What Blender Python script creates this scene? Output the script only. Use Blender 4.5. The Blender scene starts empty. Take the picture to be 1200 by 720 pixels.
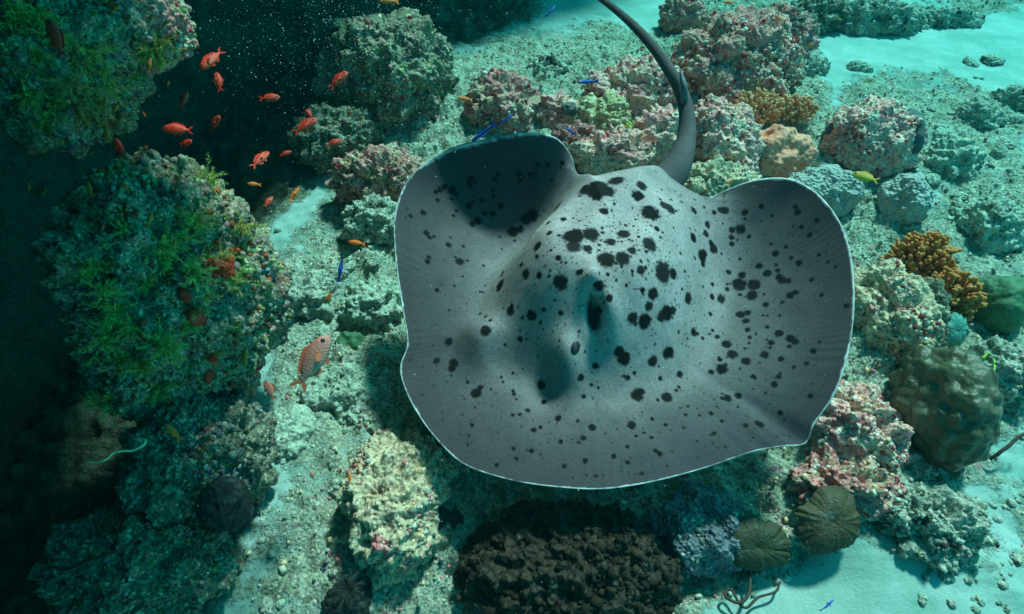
import bpy, bmesh, math, random
import numpy as np
from mathutils import Vector

random.seed(7)
rng = np.random.default_rng(7)
sc = bpy.context.scene
COL = sc.collection

# ------------------------------------------------------------------ camera
CAM = np.array([0.0, 0.0, 2.05])
PITCH = math.radians(48.0)
HFOV = math.radians(80.0)
FPX = 600.0 / math.tan(HFOV / 2)
RGT = np.array([1.0, 0, 0])
FWD = np.array([0, math.cos(PITCH), -math.sin(PITCH)])
UPV = np.array([0, math.sin(PITCH), math.cos(PITCH)])
cd = bpy.data.cameras.new('camera')
cam = bpy.data.objects.new('camera', cd)
COL.objects.link(cam)
cam.location = CAM
cam.rotation_euler = (math.pi / 2 - PITCH, 0, 0)
cd.sensor_width = 36
cd.angle = HFOV
cd.clip_start = 0.02
cd.clip_end = 200
sc.camera = cam

# ------------------------------------------------------------------ light
SUN_AZ = math.radians(31)     # from straight ahead (+Y) towards the right (+X)
SUN_EL = math.radians(56)
w = bpy.data.worlds.new('World')
sc.world = w
w.use_nodes = True
wn, wl = w.node_tree.nodes, w.node_tree.links
wn.clear()
sky = wn.new('ShaderNodeTexSky')
sky.sky_type = 'NISHITA'
sky.sun_disc = False
sky.sun_elevation = SUN_EL
sky.sun_rotation = SUN_AZ
tint = wn.new('ShaderNodeMix')          # daylight filtered by several metres of sea water
tint.data_type = 'RGBA'
tint.blend_type = 'MULTIPLY'
tint.inputs['Factor'].default_value = 1
tint.inputs['B'].default_value = (0.035, 1.0, 0.80, 1)
bg = wn.new('ShaderNodeBackground')
bg.inputs['Strength'].default_value = 0.115
wo = wn.new('ShaderNodeOutputWorld')
wl.new(sky.outputs['Color'], tint.inputs['A'])
wl.new(tint.outputs['Result'], bg.inputs['Color'])
wl.new(bg.outputs['Background'], wo.inputs['Surface'])

sl = bpy.data.lights.new('sun', 'SUN')
sl.energy = 5.0
sl.color = (1.0, 0.64, 0.56)
sl.angle = math.radians(6)
sun = bpy.data.objects.new('sun', sl)
COL.objects.link(sun)
SUND = np.array([math.sin(SUN_AZ) * math.cos(SUN_EL), math.cos(SUN_AZ) * math.cos(SUN_EL), math.sin(SUN_EL)])
sun.rotation_euler = Vector(SUND).to_track_quat('Z', 'Y').to_euler()
sun.location = (2, 4, 4.5)

sc.view_settings.view_transform = 'Standard'
sc.view_settings.look = 'None'
sc.view_settings.exposure = 0.78
sc.view_settings.gamma = 1
sc.render.engine = 'CYCLES'
sc.cycles.use_denoising = True
sc.cycles.max_bounces = 5
sc.cycles.diffuse_bounces = 3
sc.cycles.glossy_bounces = 2
sc.cycles.transmission_bounces = 2
sc.cycles.volume_bounces = 0
sc.cycles.use_adaptive_sampling = True

# ------------------------------------------------------------------ helpers
def pdir(px, py):
    return FWD + RGT * ((px - 600) / FPX) + UPV * ((360 - py) / FPX)

def at(px, py, z=0.0):
    d = pdir(px, py)
    return CAM + d * ((z - CAM[2]) / d[2])

def atd(px, py, depth):
    return CAM + pdir(px, py) * depth

def depth_of(p):
    return float(np.dot(np.asarray(p) - CAM, FWD))

def project(P):
    q = P - CAM
    d = q @ FWD
    return 600 + FPX * (q @ RGT) / d, 360 - FPX * (q @ UPV) / d

def hsh(ix, iy, iz, seed):
    with np.errstate(over='ignore'):
        h = (ix.astype(np.uint32) * np.uint32(374761393) + iy.astype(np.uint32) * np.uint32(668265263)
             + iz.astype(np.uint32) * np.uint32(2246822519) + np.uint32(seed * 3266489917 & 0xffffffff))
        h ^= h >> np.uint32(15); h *= np.uint32(2246822519)
        h ^= h >> np.uint32(13); h *= np.uint32(3266489917)
        h ^= h >> np.uint32(16)
    return h.astype(np.float64) / 4294967295.0

def vnoise(P, seed=0):
    f = np.floor(P)
    i = f.astype(np.int64)
    t = P - f
    t = t * t * t * (t * (t * 6 - 15) + 10)
    r = 0
    for a in (0, 1):
        for b in (0, 1):
            for c in (0, 1):
                wgt = ((t[:, 0] if a else 1 - t[:, 0]) * (t[:, 1] if b else 1 - t[:, 1]) * (t[:, 2] if c else 1 - t[:, 2]))
                r = r + wgt * hsh(i[:, 0] + a, i[:, 1] + b, i[:, 2] + c, seed)
    return r * 2 - 1

def fbm(P, freq, octv=4, seed=0, gain=0.5, ridge=False):
    r, amp, tot = 0, 1.0, 0
    for o in range(octv):
        n = vnoise(P * freq * (2.03 ** o) + 17.3 * o, seed + o)
        if ridge:
            n = 1 - 2 * np.abs(n)
        r = r + amp * n
        tot += amp
        amp *= gain
    return r / tot

def worley(P, freq, seed=0):
    Q = P * freq
    f = np.floor(Q)
    i = f.astype(np.int64)
    best = np.full(len(P), 9.0)
    for a in (-1, 0, 1):
        for b in (-1, 0, 1):
            for c in (-1, 0, 1):
                jx, jy, jz = i[:, 0] + a, i[:, 1] + b, i[:, 2] + c
                ox, oy, oz = hsh(jx, jy, jz, seed), hsh(jx, jy, jz, seed + 31), hsh(jx, jy, jz, seed + 67)
                d = (jx + ox - Q[:, 0]) ** 2 + (jy + oy - Q[:, 1]) ** 2 + (jz + oz - Q[:, 2]) ** 2
                best = np.minimum(best, d)
    return np.sqrt(best)

def sstep(a, b, x):
    t = np.clip((x - a) / (b - a), 0, 1)
    return t * t * (3 - 2 * t)

def tag(o, label=None, cat=None, group=None, kind=None):
    if label: o['label'] = label
    if cat: o['category'] = cat
    if group: o['group'] = group
    if kind: o['kind'] = kind
    return o

def mk(name, V, F, mat, parent=None, loc=(0, 0, 0), smooth=True, link=True):
    """one mesh object from numpy / list geometry; V is given in local space"""
    me = bpy.data.meshes.new(name)
    V = np.asarray(V, dtype=np.float32)
    if isinstance(F, np.ndarray):
        n, k = F.shape
        me.vertices.add(len(V))
        me.vertices.foreach_set('co', V.ravel())
        me.loops.add(n * k)
        me.loops.foreach_set('vertex_index', F.astype(np.int32).ravel())
        me.polygons.add(n)
        me.polygons.foreach_set('loop_start', np.arange(0, n * k, k, dtype=np.int32))
        me.update(calc_edges=True)
    else:
        me.from_pydata([tuple(v) for v in V], [], F)
    if smooth:
        me.polygons.foreach_set('use_smooth', np.ones(len(me.polygons), dtype=bool))
    me.update()
    if mat:
        me.materials.append(mat)
    o = bpy.data.objects.new(name, me)
    COL.objects.link(o)
    o.location = loc
    if parent:
        o.parent = parent
    return o

def set_attr(o, name, arr):
    a = o.data.attributes.new(name, 'FLOAT', 'POINT')
    a.data.foreach_set('value', np.asarray(arr, dtype=np.float32))

def set_col(o, name, arr):
    a = o.data.attributes.new(name, 'FLOAT_COLOR', 'POINT')
    arr = np.asarray(arr, dtype=np.float32)
    if arr.shape[1] == 3:
        arr = np.hstack([arr, np.ones((len(arr), 1), np.float32)])
    a.data.foreach_set('color', arr.ravel())

def empty(name, loc):
    o = bpy.data.objects.new(name, None)
    COL.objects.link(o)
    o.location = loc
    o.empty_display_size = 0.05
    return o

_ico = {}
def ico(n):
    if n not in _ico:
        bm = bmesh.new()
        bmesh.ops.create_icosphere(bm, subdivisions=n, radius=1.0)
        V = np.array([v.co[:] for v in bm.verts])
        F = np.array([[v.index for v in f.verts] for f in bm.faces])
        bm.free()
        V /= np.linalg.norm(V, axis=1)[:, None]
        _ico[n] = (V, F)
    return _ico[n]

def grid_faces(nu, nv, closed_u=False):
    u = np.arange(nu if closed_u else nu - 1)
    v = np.arange(nv - 1)
    U, Vv = np.meshgrid(u, v, indexing='ij')
    U1 = (U + 1) % nu
    return np.stack([U * nv + Vv, U1 * nv + Vv, U1 * nv + Vv + 1, U * nv + Vv + 1], -1).reshape(-1, 4)

def spline(pts, n):
    """Catmull-Rom through pts, n samples"""
    P = np.asarray(pts, float)
    P = np.vstack([2 * P[0] - P[1], P, 2 * P[-1] - P[-2]])
    m = len(P) - 3
    T = np.linspace(0, m - 1e-6, n)
    i = T.astype(int)
    t = (T - i)[:, None]
    a, b, c, d = P[i], P[i + 1], P[i + 2], P[i + 3]
    return 0.5 * (2 * b + (c - a) * t + (2 * a - 5 * b + 4 * c - d) * t ** 2 + (3 * b - a - 3 * c + d) * t ** 3)

def tube(C, R, sides=8, flat=1.0, cap=True, side_axis=None):
    """tube along C (n,3) with radii R (n,)"""
    C = np.asarray(C, float)
    T = np.gradient(C, axis=0)
    T /= np.linalg.norm(T, axis=1)[:, None] + 1e-12
    ref = np.array([0.3, 0.2, 0.93]) if side_axis is None else np.asarray(side_axis, float)
    A = np.cross(T, ref)
    A /= np.linalg.norm(A, axis=1)[:, None] + 1e-12
    B = np.cross(T, A)
    th = np.linspace(0, 2 * np.pi, sides, endpoint=False)
    R = np.broadcast_to(np.asarray(R, float), (len(C),))
    V = C[:, None] + R[:, None, None] * (np.cos(th)[None, :, None] * A[:, None] * flat + np.sin(th)[None, :, None] * B[:, None])
    V = V.reshape(-1, 3)
    n = len(C)
    F = []
    for i in range(n - 1):
        for j in range(sides):
            k = (j + 1) % sides
            F.append((i * sides + j, i * sides + k, (i + 1) * sides + k, (i + 1) * sides + j))
    if cap:
        F.append(tuple(range(sides - 1, -1, -1)))
        F.append(tuple((n - 1) * sides + j for j in range(sides)))
    return V, F

class Acc:
    """collects several shells of one part into one mesh"""
    def __init__(s): s.V, s.F, s.n = [], [], 0
    def add(s, V, F):
        V = np.asarray(V)
        s.V.append(V)
        s.F += [tuple(int(q) + s.n for q in f) for f in F]
        s.n += len(V)
    def build(s, name, mat, parent=None, loc=(0, 0, 0), smooth=True):
        return mk(name, np.vstack(s.V), s.F, mat, parent, loc, smooth)

# ------------------------------------------------------------------ materials
class Mat:
    def __init__(s, name, rough=0.7, spec=0.3):
        s.m = bpy.data.materials.new(name)
        s.m.use_nodes = True
        s.t = s.m.node_tree
        s.t.nodes.clear()
        s.out = s.t.nodes.new('ShaderNodeOutputMaterial')
        s.b = s.t.nodes.new('ShaderNodeBsdfPrincipled')
        s.t.links.new(s.b.outputs[0], s.out.inputs['Surface'])
        s.b.inputs['Roughness'].default_value = rough
        s.b.inputs['Specular IOR Level'].default_value = spec
    def put(s, sock, v):
        if isinstance(v, bpy.types.NodeSocket):
            s.t.links.new(v, sock)
        else:
            try:
                sock.default_value = v
            except Exception:
                sock.default_value = tuple(v) + (1,) if len(v) == 3 else v
    def n(s, typ, out=0, props=None, **ins):
        nd = s.t.nodes.new('ShaderNode' + typ)
        for k, v in (props or {}).items():
            setattr(nd, k, v)
        for k, v in ins.items():
            k = k.replace('_', ' ')
            s.put(nd.inputs[int(k[1:])] if k[0] == 'i' and k[1:].isdigit() else nd.inputs[k], v)
        return nd.outputs[out]
    def pos(s): return s.n('NewGeometry', 'Position')
    def obj(s): return s.n('TexCoord', 'Object')
    def noise(s, vec, scale, detail=5, rough=0.6, dist=0.0, out=0):
        return s.n('TexNoise', out, Vector=vec, Scale=scale, Detail=detail, Roughness=rough, Distortion=dist)
    def shift(s, vec, k):
        return s.n('VectorMath', 0, {'operation': 'ADD'}, i0=vec, i1=(k, k * 1.7, k * 0.6))
    def voro(s, vec, scale, out='Distance', feature='F1', rnd=1.0):
        return s.n('TexVoronoi', out, {'feature': feature}, Vector=vec, Scale=scale, Randomness=rnd)
    def ramp(s, f, stops, mode='LINEAR'):
        nd = s.t.nodes.new('ShaderNodeValToRGB')
        nd.color_ramp.interpolation = mode
        e = nd.color_ramp.elements
        while len(e) < len(stops):
            e.new(0.5)
        for q, (p, c) in zip(e, stops):
            q.position = p
            q.color = (c, c, c, 1) if not hasattr(c, '__len__') else tuple(c) + (1,)
        s.put(nd.inputs[0], f)
        return nd.outputs[0]
    def mix(s, f, a, b, mode='MIX'):
        nd = s.t.nodes.new('ShaderNodeMix')
        nd.data_type = 'RGBA'
        nd.blend_type = mode
        s.put(nd.inputs['Factor'], f)
        for k, v in (('A', a), ('B', b)):
            sk = [q for q in nd.inputs if q.name == k and q.type == 'RGBA'][0]
            if isinstance(v, bpy.types.NodeSocket): s.t.links.new(v, sk)
            else: sk.default_value = tuple(v) + (1,)
        return [q for q in nd.outputs if q.type == 'RGBA'][0]
    def math(s, op, a, b=0.0, clamp=False):
        nd = s.t.nodes.new('ShaderNodeMath')
        nd.operation = op
        nd.use_clamp = clamp
        s.put(nd.inputs[0], a); s.put(nd.inputs[1], b)
        return nd.outputs[0]
    def bump(s, h, strength=0.5, dist=0.01, normal=None):
        nd = s.t.nodes.new('ShaderNodeBump')
        nd.inputs['Strength'].default_value = strength
        nd.inputs['Distance'].default_value = dist
        s.put(nd.inputs['Height'], h)
        if normal is not None: s.t.links.new(normal, nd.inputs['Normal'])
        return nd.outputs[0]
    def fin(s, color=None, normal=None, rough=None):
        if color is not None: s.put(s.b.inputs['Base Color'], color)
        if normal is not None: s.t.links.new(normal, s.b.inputs['Normal'])
        if rough is not None: s.put(s.b.inputs['Roughness'], rough)
        return s.m

def plain(name, c, rough=0.6, var=0.25, scale=60, spec=0.3, bump=0.0):
    m = Mat(name, rough, spec)
    f = m.noise(m.obj(), scale, 4)
    a = tuple(min(1, q * (1 + var)) for q in c)
    b = tuple(q * (1 - var) for q in c)
    col = m.ramp(f, [(0.35, b), (0.65, a)])
    return m.fin(col, m.bump(f, bump, 0.004) if bump else None)

def reef(name, cols, patches=(), speck=0.55, scale=1.0, rough=0.85, light=(0.82, 0.64, 0.50), dark=(0.03, 0.03, 0.025), bumps=0.7):
    """encrusted reef rock: broad colour fields, patches of growth, fine light and dark specks"""
    m = Mat(name, rough, 0.2)
    p = m.pos()
    n1 = m.noise(p, 7 * scale, 7, 0.68, 0.4)
    k = len(cols)
    col = m.ramp(n1, [(0.30 + 0.40 * i / max(1, k - 1), c) for i, c in enumerate(cols)])
    for j, (c, sc_, th) in enumerate(patches):
        f = m.noise(m.shift(p, 3.1 + 5.7 * j), sc_, 6, 0.66, 0.3)
        f = m.ramp(f, [(th - 0.015, 0.0), (th + 0.03, 1.0)])
        col = m.mix(f, col, c)
    v = m.voro(p, 130 * scale, 'Color')
    vx = m.n('SeparateColor', 0, Color=v)
    fl = m.ramp(vx, [(0.72, 0.0), (0.95, 1.0)])
    col = m.mix(m.math('MULTIPLY', fl, speck), col, light)
    vy = m.n('SeparateColor', 1, Color=v)
    fd = m.ramp(vy, [(0.78, 0.0), (0.92, 1.0)])
    col = m.mix(m.math('MULTIPLY', fd, speck * 1.1), col, dark)
    n3 = m.noise(p, 55 * scale, 6, 0.7)
    col = m.mix(0.75, col, m.ramp(n3, [(0.3, 0.38), (0.5, 1.0), (0.68, 1.5)]), 'MULTIPLY')
    h = m.math('ADD', m.noise(p, 48 * scale, 8, 0.72), m.math('MULTIPLY', m.voro(p, 75 * scale), 0.5))
    return m.fin(col, m.bump(h, bumps, 0.02))

PINK, CREAM, MAROON = (0.78, 0.24, 0.25), (0.82, 0.54, 0.34), (0.36, 0.04, 0.05)
OLIVE, GREY, RUST = (0.18, 0.18, 0.08), (0.30, 0.30, 0.27), (0.40, 0.16, 0.06)
M_PINK = reef('coralline_pink_rock', [(0.55, 0.14, 0.14), PINK, (0.95, 0.45, 0.40), (0.92, 0.58, 0.42), (0.92, 0.30, 0.31)],
              [((0.72, 0.64, 0.52), 11, 0.60), ((0.42, 0.06, 0.04), 8, 0.66), (OLIVE, 9, 0.70), ((0.24, 0.22, 0.18), 4.5, 0.63), ((0.86, 0.72, 0.56), 5, 0.62)])
M_CREAM = reef('pale_reef_rock', [(0.30, 0.24, 0.15), (0.58, 0.42, 0.27), (0.70, 0.54, 0.37), (0.46, 0.36, 0.24), (0.64, 0.40, 0.33)],
               [(PINK, 7, 0.62), (MAROON, 11, 0.67), ((0.26, 0.30, 0.20), 6, 0.60)])
M_MIX = reef('mixed_reef_rock', [GREY, (0.56, 0.40, 0.27), PINK, (0.46, 0.30, 0.19), CREAM],
             [(MAROON, 9, 0.60), ((0.52, 0.12, 0.05), 7, 0.68), ((0.68, 0.62, 0.52), 13, 0.62), ((0.08, 0.08, 0.07), 4, 0.62), ((0.60, 0.20, 0.20), 4.3, 0.60)])
M_GREEN = reef('algae_grown_rock', [(0.10, 0.11, 0.06), (0.20, 0.24, 0.12), (0.30, 0.28, 0.20), (0.16, 0.10, 0.09), (0.34, 0.36, 0.24)],
               [((0.45, 0.05, 0.015), 6, 0.655), ((0.38, 0.22, 0.22), 9, 0.62), ((0.12, 0.26, 0.06), 10, 0.60)], speck=0.7)
M_DARK = reef('dark_reef_rock', [(0.05, 0.055, 0.04), (0.12, 0.14, 0.10), (0.20, 0.20, 0.14), (0.09, 0.10, 0.07)],
              [((0.10, 0.18, 0.06), 8, 0.62), ((0.24, 0.10, 0.10), 9, 0.66)], speck=0.6)
M_RUBBLE = reef('pale_rubble', [(0.20, 0.25, 0.19), (0.36, 0.42, 0.33), (0.50, 0.55, 0.45), (0.30, 0.33, 0.25)],  # algae green, pushed further to paint in the teal ambient light
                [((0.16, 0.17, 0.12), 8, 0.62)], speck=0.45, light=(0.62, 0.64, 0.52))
M_TEAL = reef('grey_green_rock', [(0.10, 0.11, 0.09), (0.28, 0.32, 0.26), (0.46, 0.48, 0.40), (0.18, 0.20, 0.16)],
              [((0.05, 0.05, 0.05), 9, 0.60), ((0.30, 0.16, 0.18), 12, 0.66)], speck=0.6)

def m_seabed():
    m = Mat('seabed_sand_and_rubble', 0.9, 0.15)
    p = m.pos()
    sand = m.ramp(m.noise(p, 5, 6), [(0.3, (0.36, 0.44, 0.42)), (0.7, (0.50, 0.59, 0.56))])
    g = m.noise(p, 260, 3, 0.7)
    sand = m.mix(0.5, sand, m.ramp(g, [(0.32, 0.55), (0.5, 1.0), (0.7, 1.25)]), 'MULTIPLY')
    bits = m.ramp(m.noise(p, 38, 5, 0.75), [(0.62, 0.0), (0.70, 1.0)])
    sand = m.mix(m.math('MULTIPLY', bits, 0.7), sand, (0.22, 0.23, 0.18))
    ambient_tint = m.ramp(m.noise(m.shift(p, 12), 3.2, 6, 0.65), [(0.36, 0.15), (0.60, 0.8)])
    sand = m.mix(ambient_tint, sand, (0.19, 0.34, 0.29))  # cyan of the ambient light painted over the neutral sand
    n1 = m.noise(p, 9, 7, 0.7, 0.5)
    rf = m.ramp(n1, [(0.30, (0.08, 0.10, 0.07)), (0.42, (0.26, 0.28, 0.20)), (0.52, (0.42, 0.46, 0.36)), (0.62, (0.30, 0.30, 0.23)), (0.72, (0.54, 0.46, 0.38))])
    f = m.ramp(m.noise(m.shift(p, 4), 12, 6, 0.66), [(0.60, 0.0), (0.65, 1.0)])
    rf = m.mix(f, rf, (0.44, 0.22, 0.24))
    f = m.ramp(m.noise(m.shift(p, 9), 10, 6, 0.7), [(0.61, 0.0), (0.66, 1.0)])
    rf = m.mix(f, rf, (0.15, 0.17, 0.08))
    v = m.voro(p, 120, 'Color')
    rf = m.mix(m.math('MULTIPLY', m.ramp(m.n('SeparateColor', 0, Color=v), [(0.7, 0.0), (0.9, 1.0)]), 0.6), rf, (0.70, 0.66, 0.56))
    rf = m.mix(m.math('MULTIPLY', m.ramp(m.n('SeparateColor', 1, Color=v), [(0.78, 0.0), (0.9, 1.0)]), 0.6), rf, (0.04, 0.045, 0.035))
    rf = m.mix(0.7, rf, m.ramp(m.noise(p, 60, 6, 0.7), [(0.3, 0.5), (0.5, 0.95), (0.7, 1.35)]), 'MULTIPLY')
    ms = m.n('Attribute', 'Fac', {'attribute_name': 'cave_shade'})
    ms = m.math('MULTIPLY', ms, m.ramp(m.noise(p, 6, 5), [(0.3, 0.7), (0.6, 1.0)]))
    rf = m.mix(ms, rf, m.ramp(m.noise(p, 30, 6, 0.7), [(0.3, (0.02, 0.025, 0.015)), (0.6, (0.07, 0.075, 0.045)), (0.75, (0.16, 0.15, 0.11))]))  # shade of the cave painted into the floor as near-black colour
    at_ = m.n('Attribute', 'Fac', {'attribute_name': 'reef'})
    mk_ = m.math('ADD', at_, m.math('MULTIPLY', m.math('SUBTRACT', m.noise(p, 14, 6, 0.7), 0.5), 1.1))
    mk_ = m.ramp(mk_, [(0.38, 0.0), (0.55, 1.0)])
    col = m.mix(mk_, sand, rf)
    hs = m.math('MULTIPLY', m.noise(p, 90, 6, 0.7), 0.35)
    hr = m.math('MULTIPLY', m.math('ADD', m.noise(p, 46, 8, 0.72), m.math('MULTIPLY', m.voro(p, 80), 0.5)), mk_)
    return m.fin(col, m.bump(m.math('ADD', hs, hr), 0.8, 0.018))
M_SEABED = m_seabed()

def m_nod():
    m = Mat('encrusting_growth', 0.8, 0.2)
    c = m.n('Attribute', 'Color', {'attribute_name': 'tone'})
    f = m.noise(m.pos(), 160, 4, 0.7)
    c = m.mix(0.7, c, m.ramp(f, [(0.3, 0.5), (0.5, 1.0), (0.7, 1.3)]), 'MULTIPLY')
    return m.fin(c, m.bump(f, 0.6, 0.006))
M_NOD = m_nod()

# ------------------------------------------------------------------ seabed
def poly_mask(X, Y, poly, soft):
    """1 inside the polygon, 0 outside, soft edge (metres)"""
    n = len(poly)
    ins = np.zeros(X.shape, bool)
    dm = np.full(X.shape, 1e9)
    for i in range(n):
        x0, y0 = poly[i]; x1, y1 = poly[(i + 1) % n]
        c = ((y0 > Y) != (y1 > Y)) & (X < (x1 - x0) * (Y - y0) / (y1 - y0 + 1e-12) + x0)
        ins ^= c
        dx, dy = x1 - x0, y1 - y0
        t = np.clip(((X - x0) * dx + (Y - y0) * dy) / (dx * dx + dy * dy), 0, 1)
        dm = np.minimum(dm, np.hypot(X - x0 - t * dx, Y - y0 - t * dy))
    s = np.where(ins, dm, -dm)
    return sstep(-soft, soft, s)

REEF_POLY = [tuple(at(a, b, 0.05)[:2]) for a, b in
             [(400, 760), (420, 600), (440, 520), (400, 470), (430, 360), (400, 260), (400, 190), (520, 120), (600, 90), (700, 60),
              (780, 30), (790, -20), (930, -20), (950, 80), (970, 130), (1070, 150), (1090, 230), (1130, 300), (1190, 400), (1210, 480),
              (1130, 560), (1060, 650), (840, 672), (800, 760)]]
RUB_POLY = [tuple(at(a, b, 0.0)[:2]) for a, b in [(295, 760), (330, 560), (300, 440), (310, 300), (380, 150), (560, 60), (700, 20), (780, 60), (480, 300), (460, 760)]]
RUB2_POLY = [tuple(at(a, b, 0.0)[:2]) for a, b in [(960, 130), (1060, 90), (1190, 110), (1260, 300), (1220, 600), (1080, 700), (1000, 420), (1060, 250)]]

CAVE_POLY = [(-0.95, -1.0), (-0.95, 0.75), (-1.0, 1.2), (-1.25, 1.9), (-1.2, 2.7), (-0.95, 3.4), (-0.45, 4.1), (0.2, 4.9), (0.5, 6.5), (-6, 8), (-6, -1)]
MOUNDS = [(730, 300, 0.05, 0.45, 0.17), (860, 110, 0.05, 0.5, 0.12), (470, 600, 0.05, 0.28, 0.12), (1040, 420, 0.05, 0.3, 0.14),
          (420, 450, 0.0, 0.25, 0.05), (1000, 570, 0.0, 0.28, 0.10), (470, 110, 0, 0.6, 0.12), (650, 110, 0, 0.5, 0.10), (1100, 190, 0, 0.4, 0.05)]

def ground(X, Y):
    X = np.atleast_1d(np.asarray(X, float)); Y = np.atleast_1d(np.asarray(Y, float))
    P = np.stack([X, Y, np.zeros_like(X)], -1)
    wob = 0.16 * fbm(P, 3.0, 4, 5)
    r = poly_mask(X + wob, Y + wob, REEF_POLY, 0.14)
    rb = np.maximum(poly_mask(X + wob, Y - wob, RUB_POLY, 0.2), poly_mask(X - wob, Y + wob, RUB2_POLY, 0.25)) * 0.72
    pat = fbm(P, 2.6, 4, 77)
    rb = rb * (0.85 + 0.9 * pat)
    reefm = np.clip(np.maximum(np.maximum(r, rb), cave(X, Y)), 0, 1)
    mot = 0.72 * sstep(-0.02, 0.35, fbm(P, 1.1, 5, 33, 0.6)) * sstep(0.9, 1.6, X)
    reefm = np.maximum(reefm, mot)
    far = np.hypot(X, Y - 2.5) > 7
    reefm = np.where(far, 0.55 * sstep(0.0, 0.5, fbm(P, 0.35, 4, 9)), reefm)
    z = 0.05 * fbm(P, 0.7, 3, 2) + 0.012 * fbm(P, 5, 3, 3)
    for px, py, zz, s, a in MOUNDS:
        q = at(px, py, zz)
        z = z + a * np.exp(-((X - q[0]) ** 2 + (Y - q[1]) ** 2) / (2 * s * s))
    lump = (0.6 - worley(P + 0.04 * fbm(P, 9, 2, 8)[:, None], 7.5, 4))
    lump2 = (0.55 - worley(P, 19, 6))
    z = z + reefm * (0.055 * fbm(P, 3.2, 4, 11) + 0.075 * lump + 0.032 * lump2 + 0.022 * fbm(P, 30, 3, 12, ridge=True))
    # the seabed falls away into the gully under the ledge on the left
    z = z - 0.25 * sstep(-1.0, -2.2, X) * sstep(0.2, 1.2, Y)
    return z, reefm

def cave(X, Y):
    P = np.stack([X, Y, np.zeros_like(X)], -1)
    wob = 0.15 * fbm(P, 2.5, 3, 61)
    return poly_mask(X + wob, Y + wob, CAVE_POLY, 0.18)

def gz(x, y):
    return float(ground([x], [y])[0][0])

xs = np.concatenate([-3.2 - np.geomspace(0.03, 11, 30)[::-1], np.linspace(-3.2, 4.6, 600), 4.6 + np.geomspace(0.03, 9.5, 30)])
ys = np.concatenate([0.15 - np.geomspace(0.02, 12, 30)[::-1], 0.15 + 5.6 * np.linspace(0, 1, 440) ** 1.35, 5.75 + np.geomspace(0.04, 9, 30)])
X, Y = np.meshgrid(xs, ys, indexing='ij')
Z, RM = ground(X.ravel(), Y.ravel())
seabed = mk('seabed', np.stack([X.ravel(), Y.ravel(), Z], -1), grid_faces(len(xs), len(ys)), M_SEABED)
set_attr(seabed, 'reef', RM)
set_attr(seabed, 'cave_shade', cave(X.ravel(), Y.ravel()))
tag(seabed, kind='structure')
GX, GY, GZ, GR = X.ravel(), Y.ravel(), Z, RM

# ------------------------------------------------------------------ rocks and massive growth
PAL_WARM = [CREAM, PINK, (0.70, 0.62, 0.50), MAROON, (0.62, 0.40, 0.38), (0.36, 0.30, 0.20), (0.45, 0.08, 0.04), (0.74, 0.68, 0.60)]
PAL_GREEN = [(0.16, 0.24, 0.08), (0.30, 0.34, 0.18), (0.36, 0.20, 0.20), (0.10, 0.10, 0.07), (0.42, 0.40, 0.30), (0.40, 0.07, 0.02), (0.22, 0.30, 0.24)]
PAL_PALE = [(0.46, 0.50, 0.40), (0.38, 0.42, 0.33), (0.24, 0.28, 0.21), (0.58, 0.60, 0.51), (0.22, 0.22, 0.16), (0.48, 0.34, 0.32)]

def blobs(name, P, N, R, pal, parent=None, loc=(0, 0, 0), squash=0.75):
    """many small rounded knobs, one mesh, colour per knob"""
    V0, F0 = ico(1)
    n = len(P)
    rr = rng.uniform(0.5, 1.5, (n, len(V0), 1))
    S = rng.uniform(0.7, 1.3, (n, 1, 3))
    V = V0[None] * rr * S * np.asarray(R)[:, None, None]
    V = V + np.asarray(P)[:, None] + np.asarray(N)[:, None] * (np.asarray(R) * 0.15)[:, None, None]
    F = (F0[None] + (np.arange(n) * len(V0))[:, None, None]).reshape(-1, 3)
    o = mk(name, V.reshape(-1, 3), F, M_NOD, parent, loc)
    pal = np.array(pal)
    c = pal[rng.integers(0, len(pal), n)] * rng.uniform(0.7, 1.15, (n, 1))
    set_col(o, 'tone', np.repeat(c, len(V0), axis=0))
    o['kind'] = 'stuff'
    return o

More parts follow.
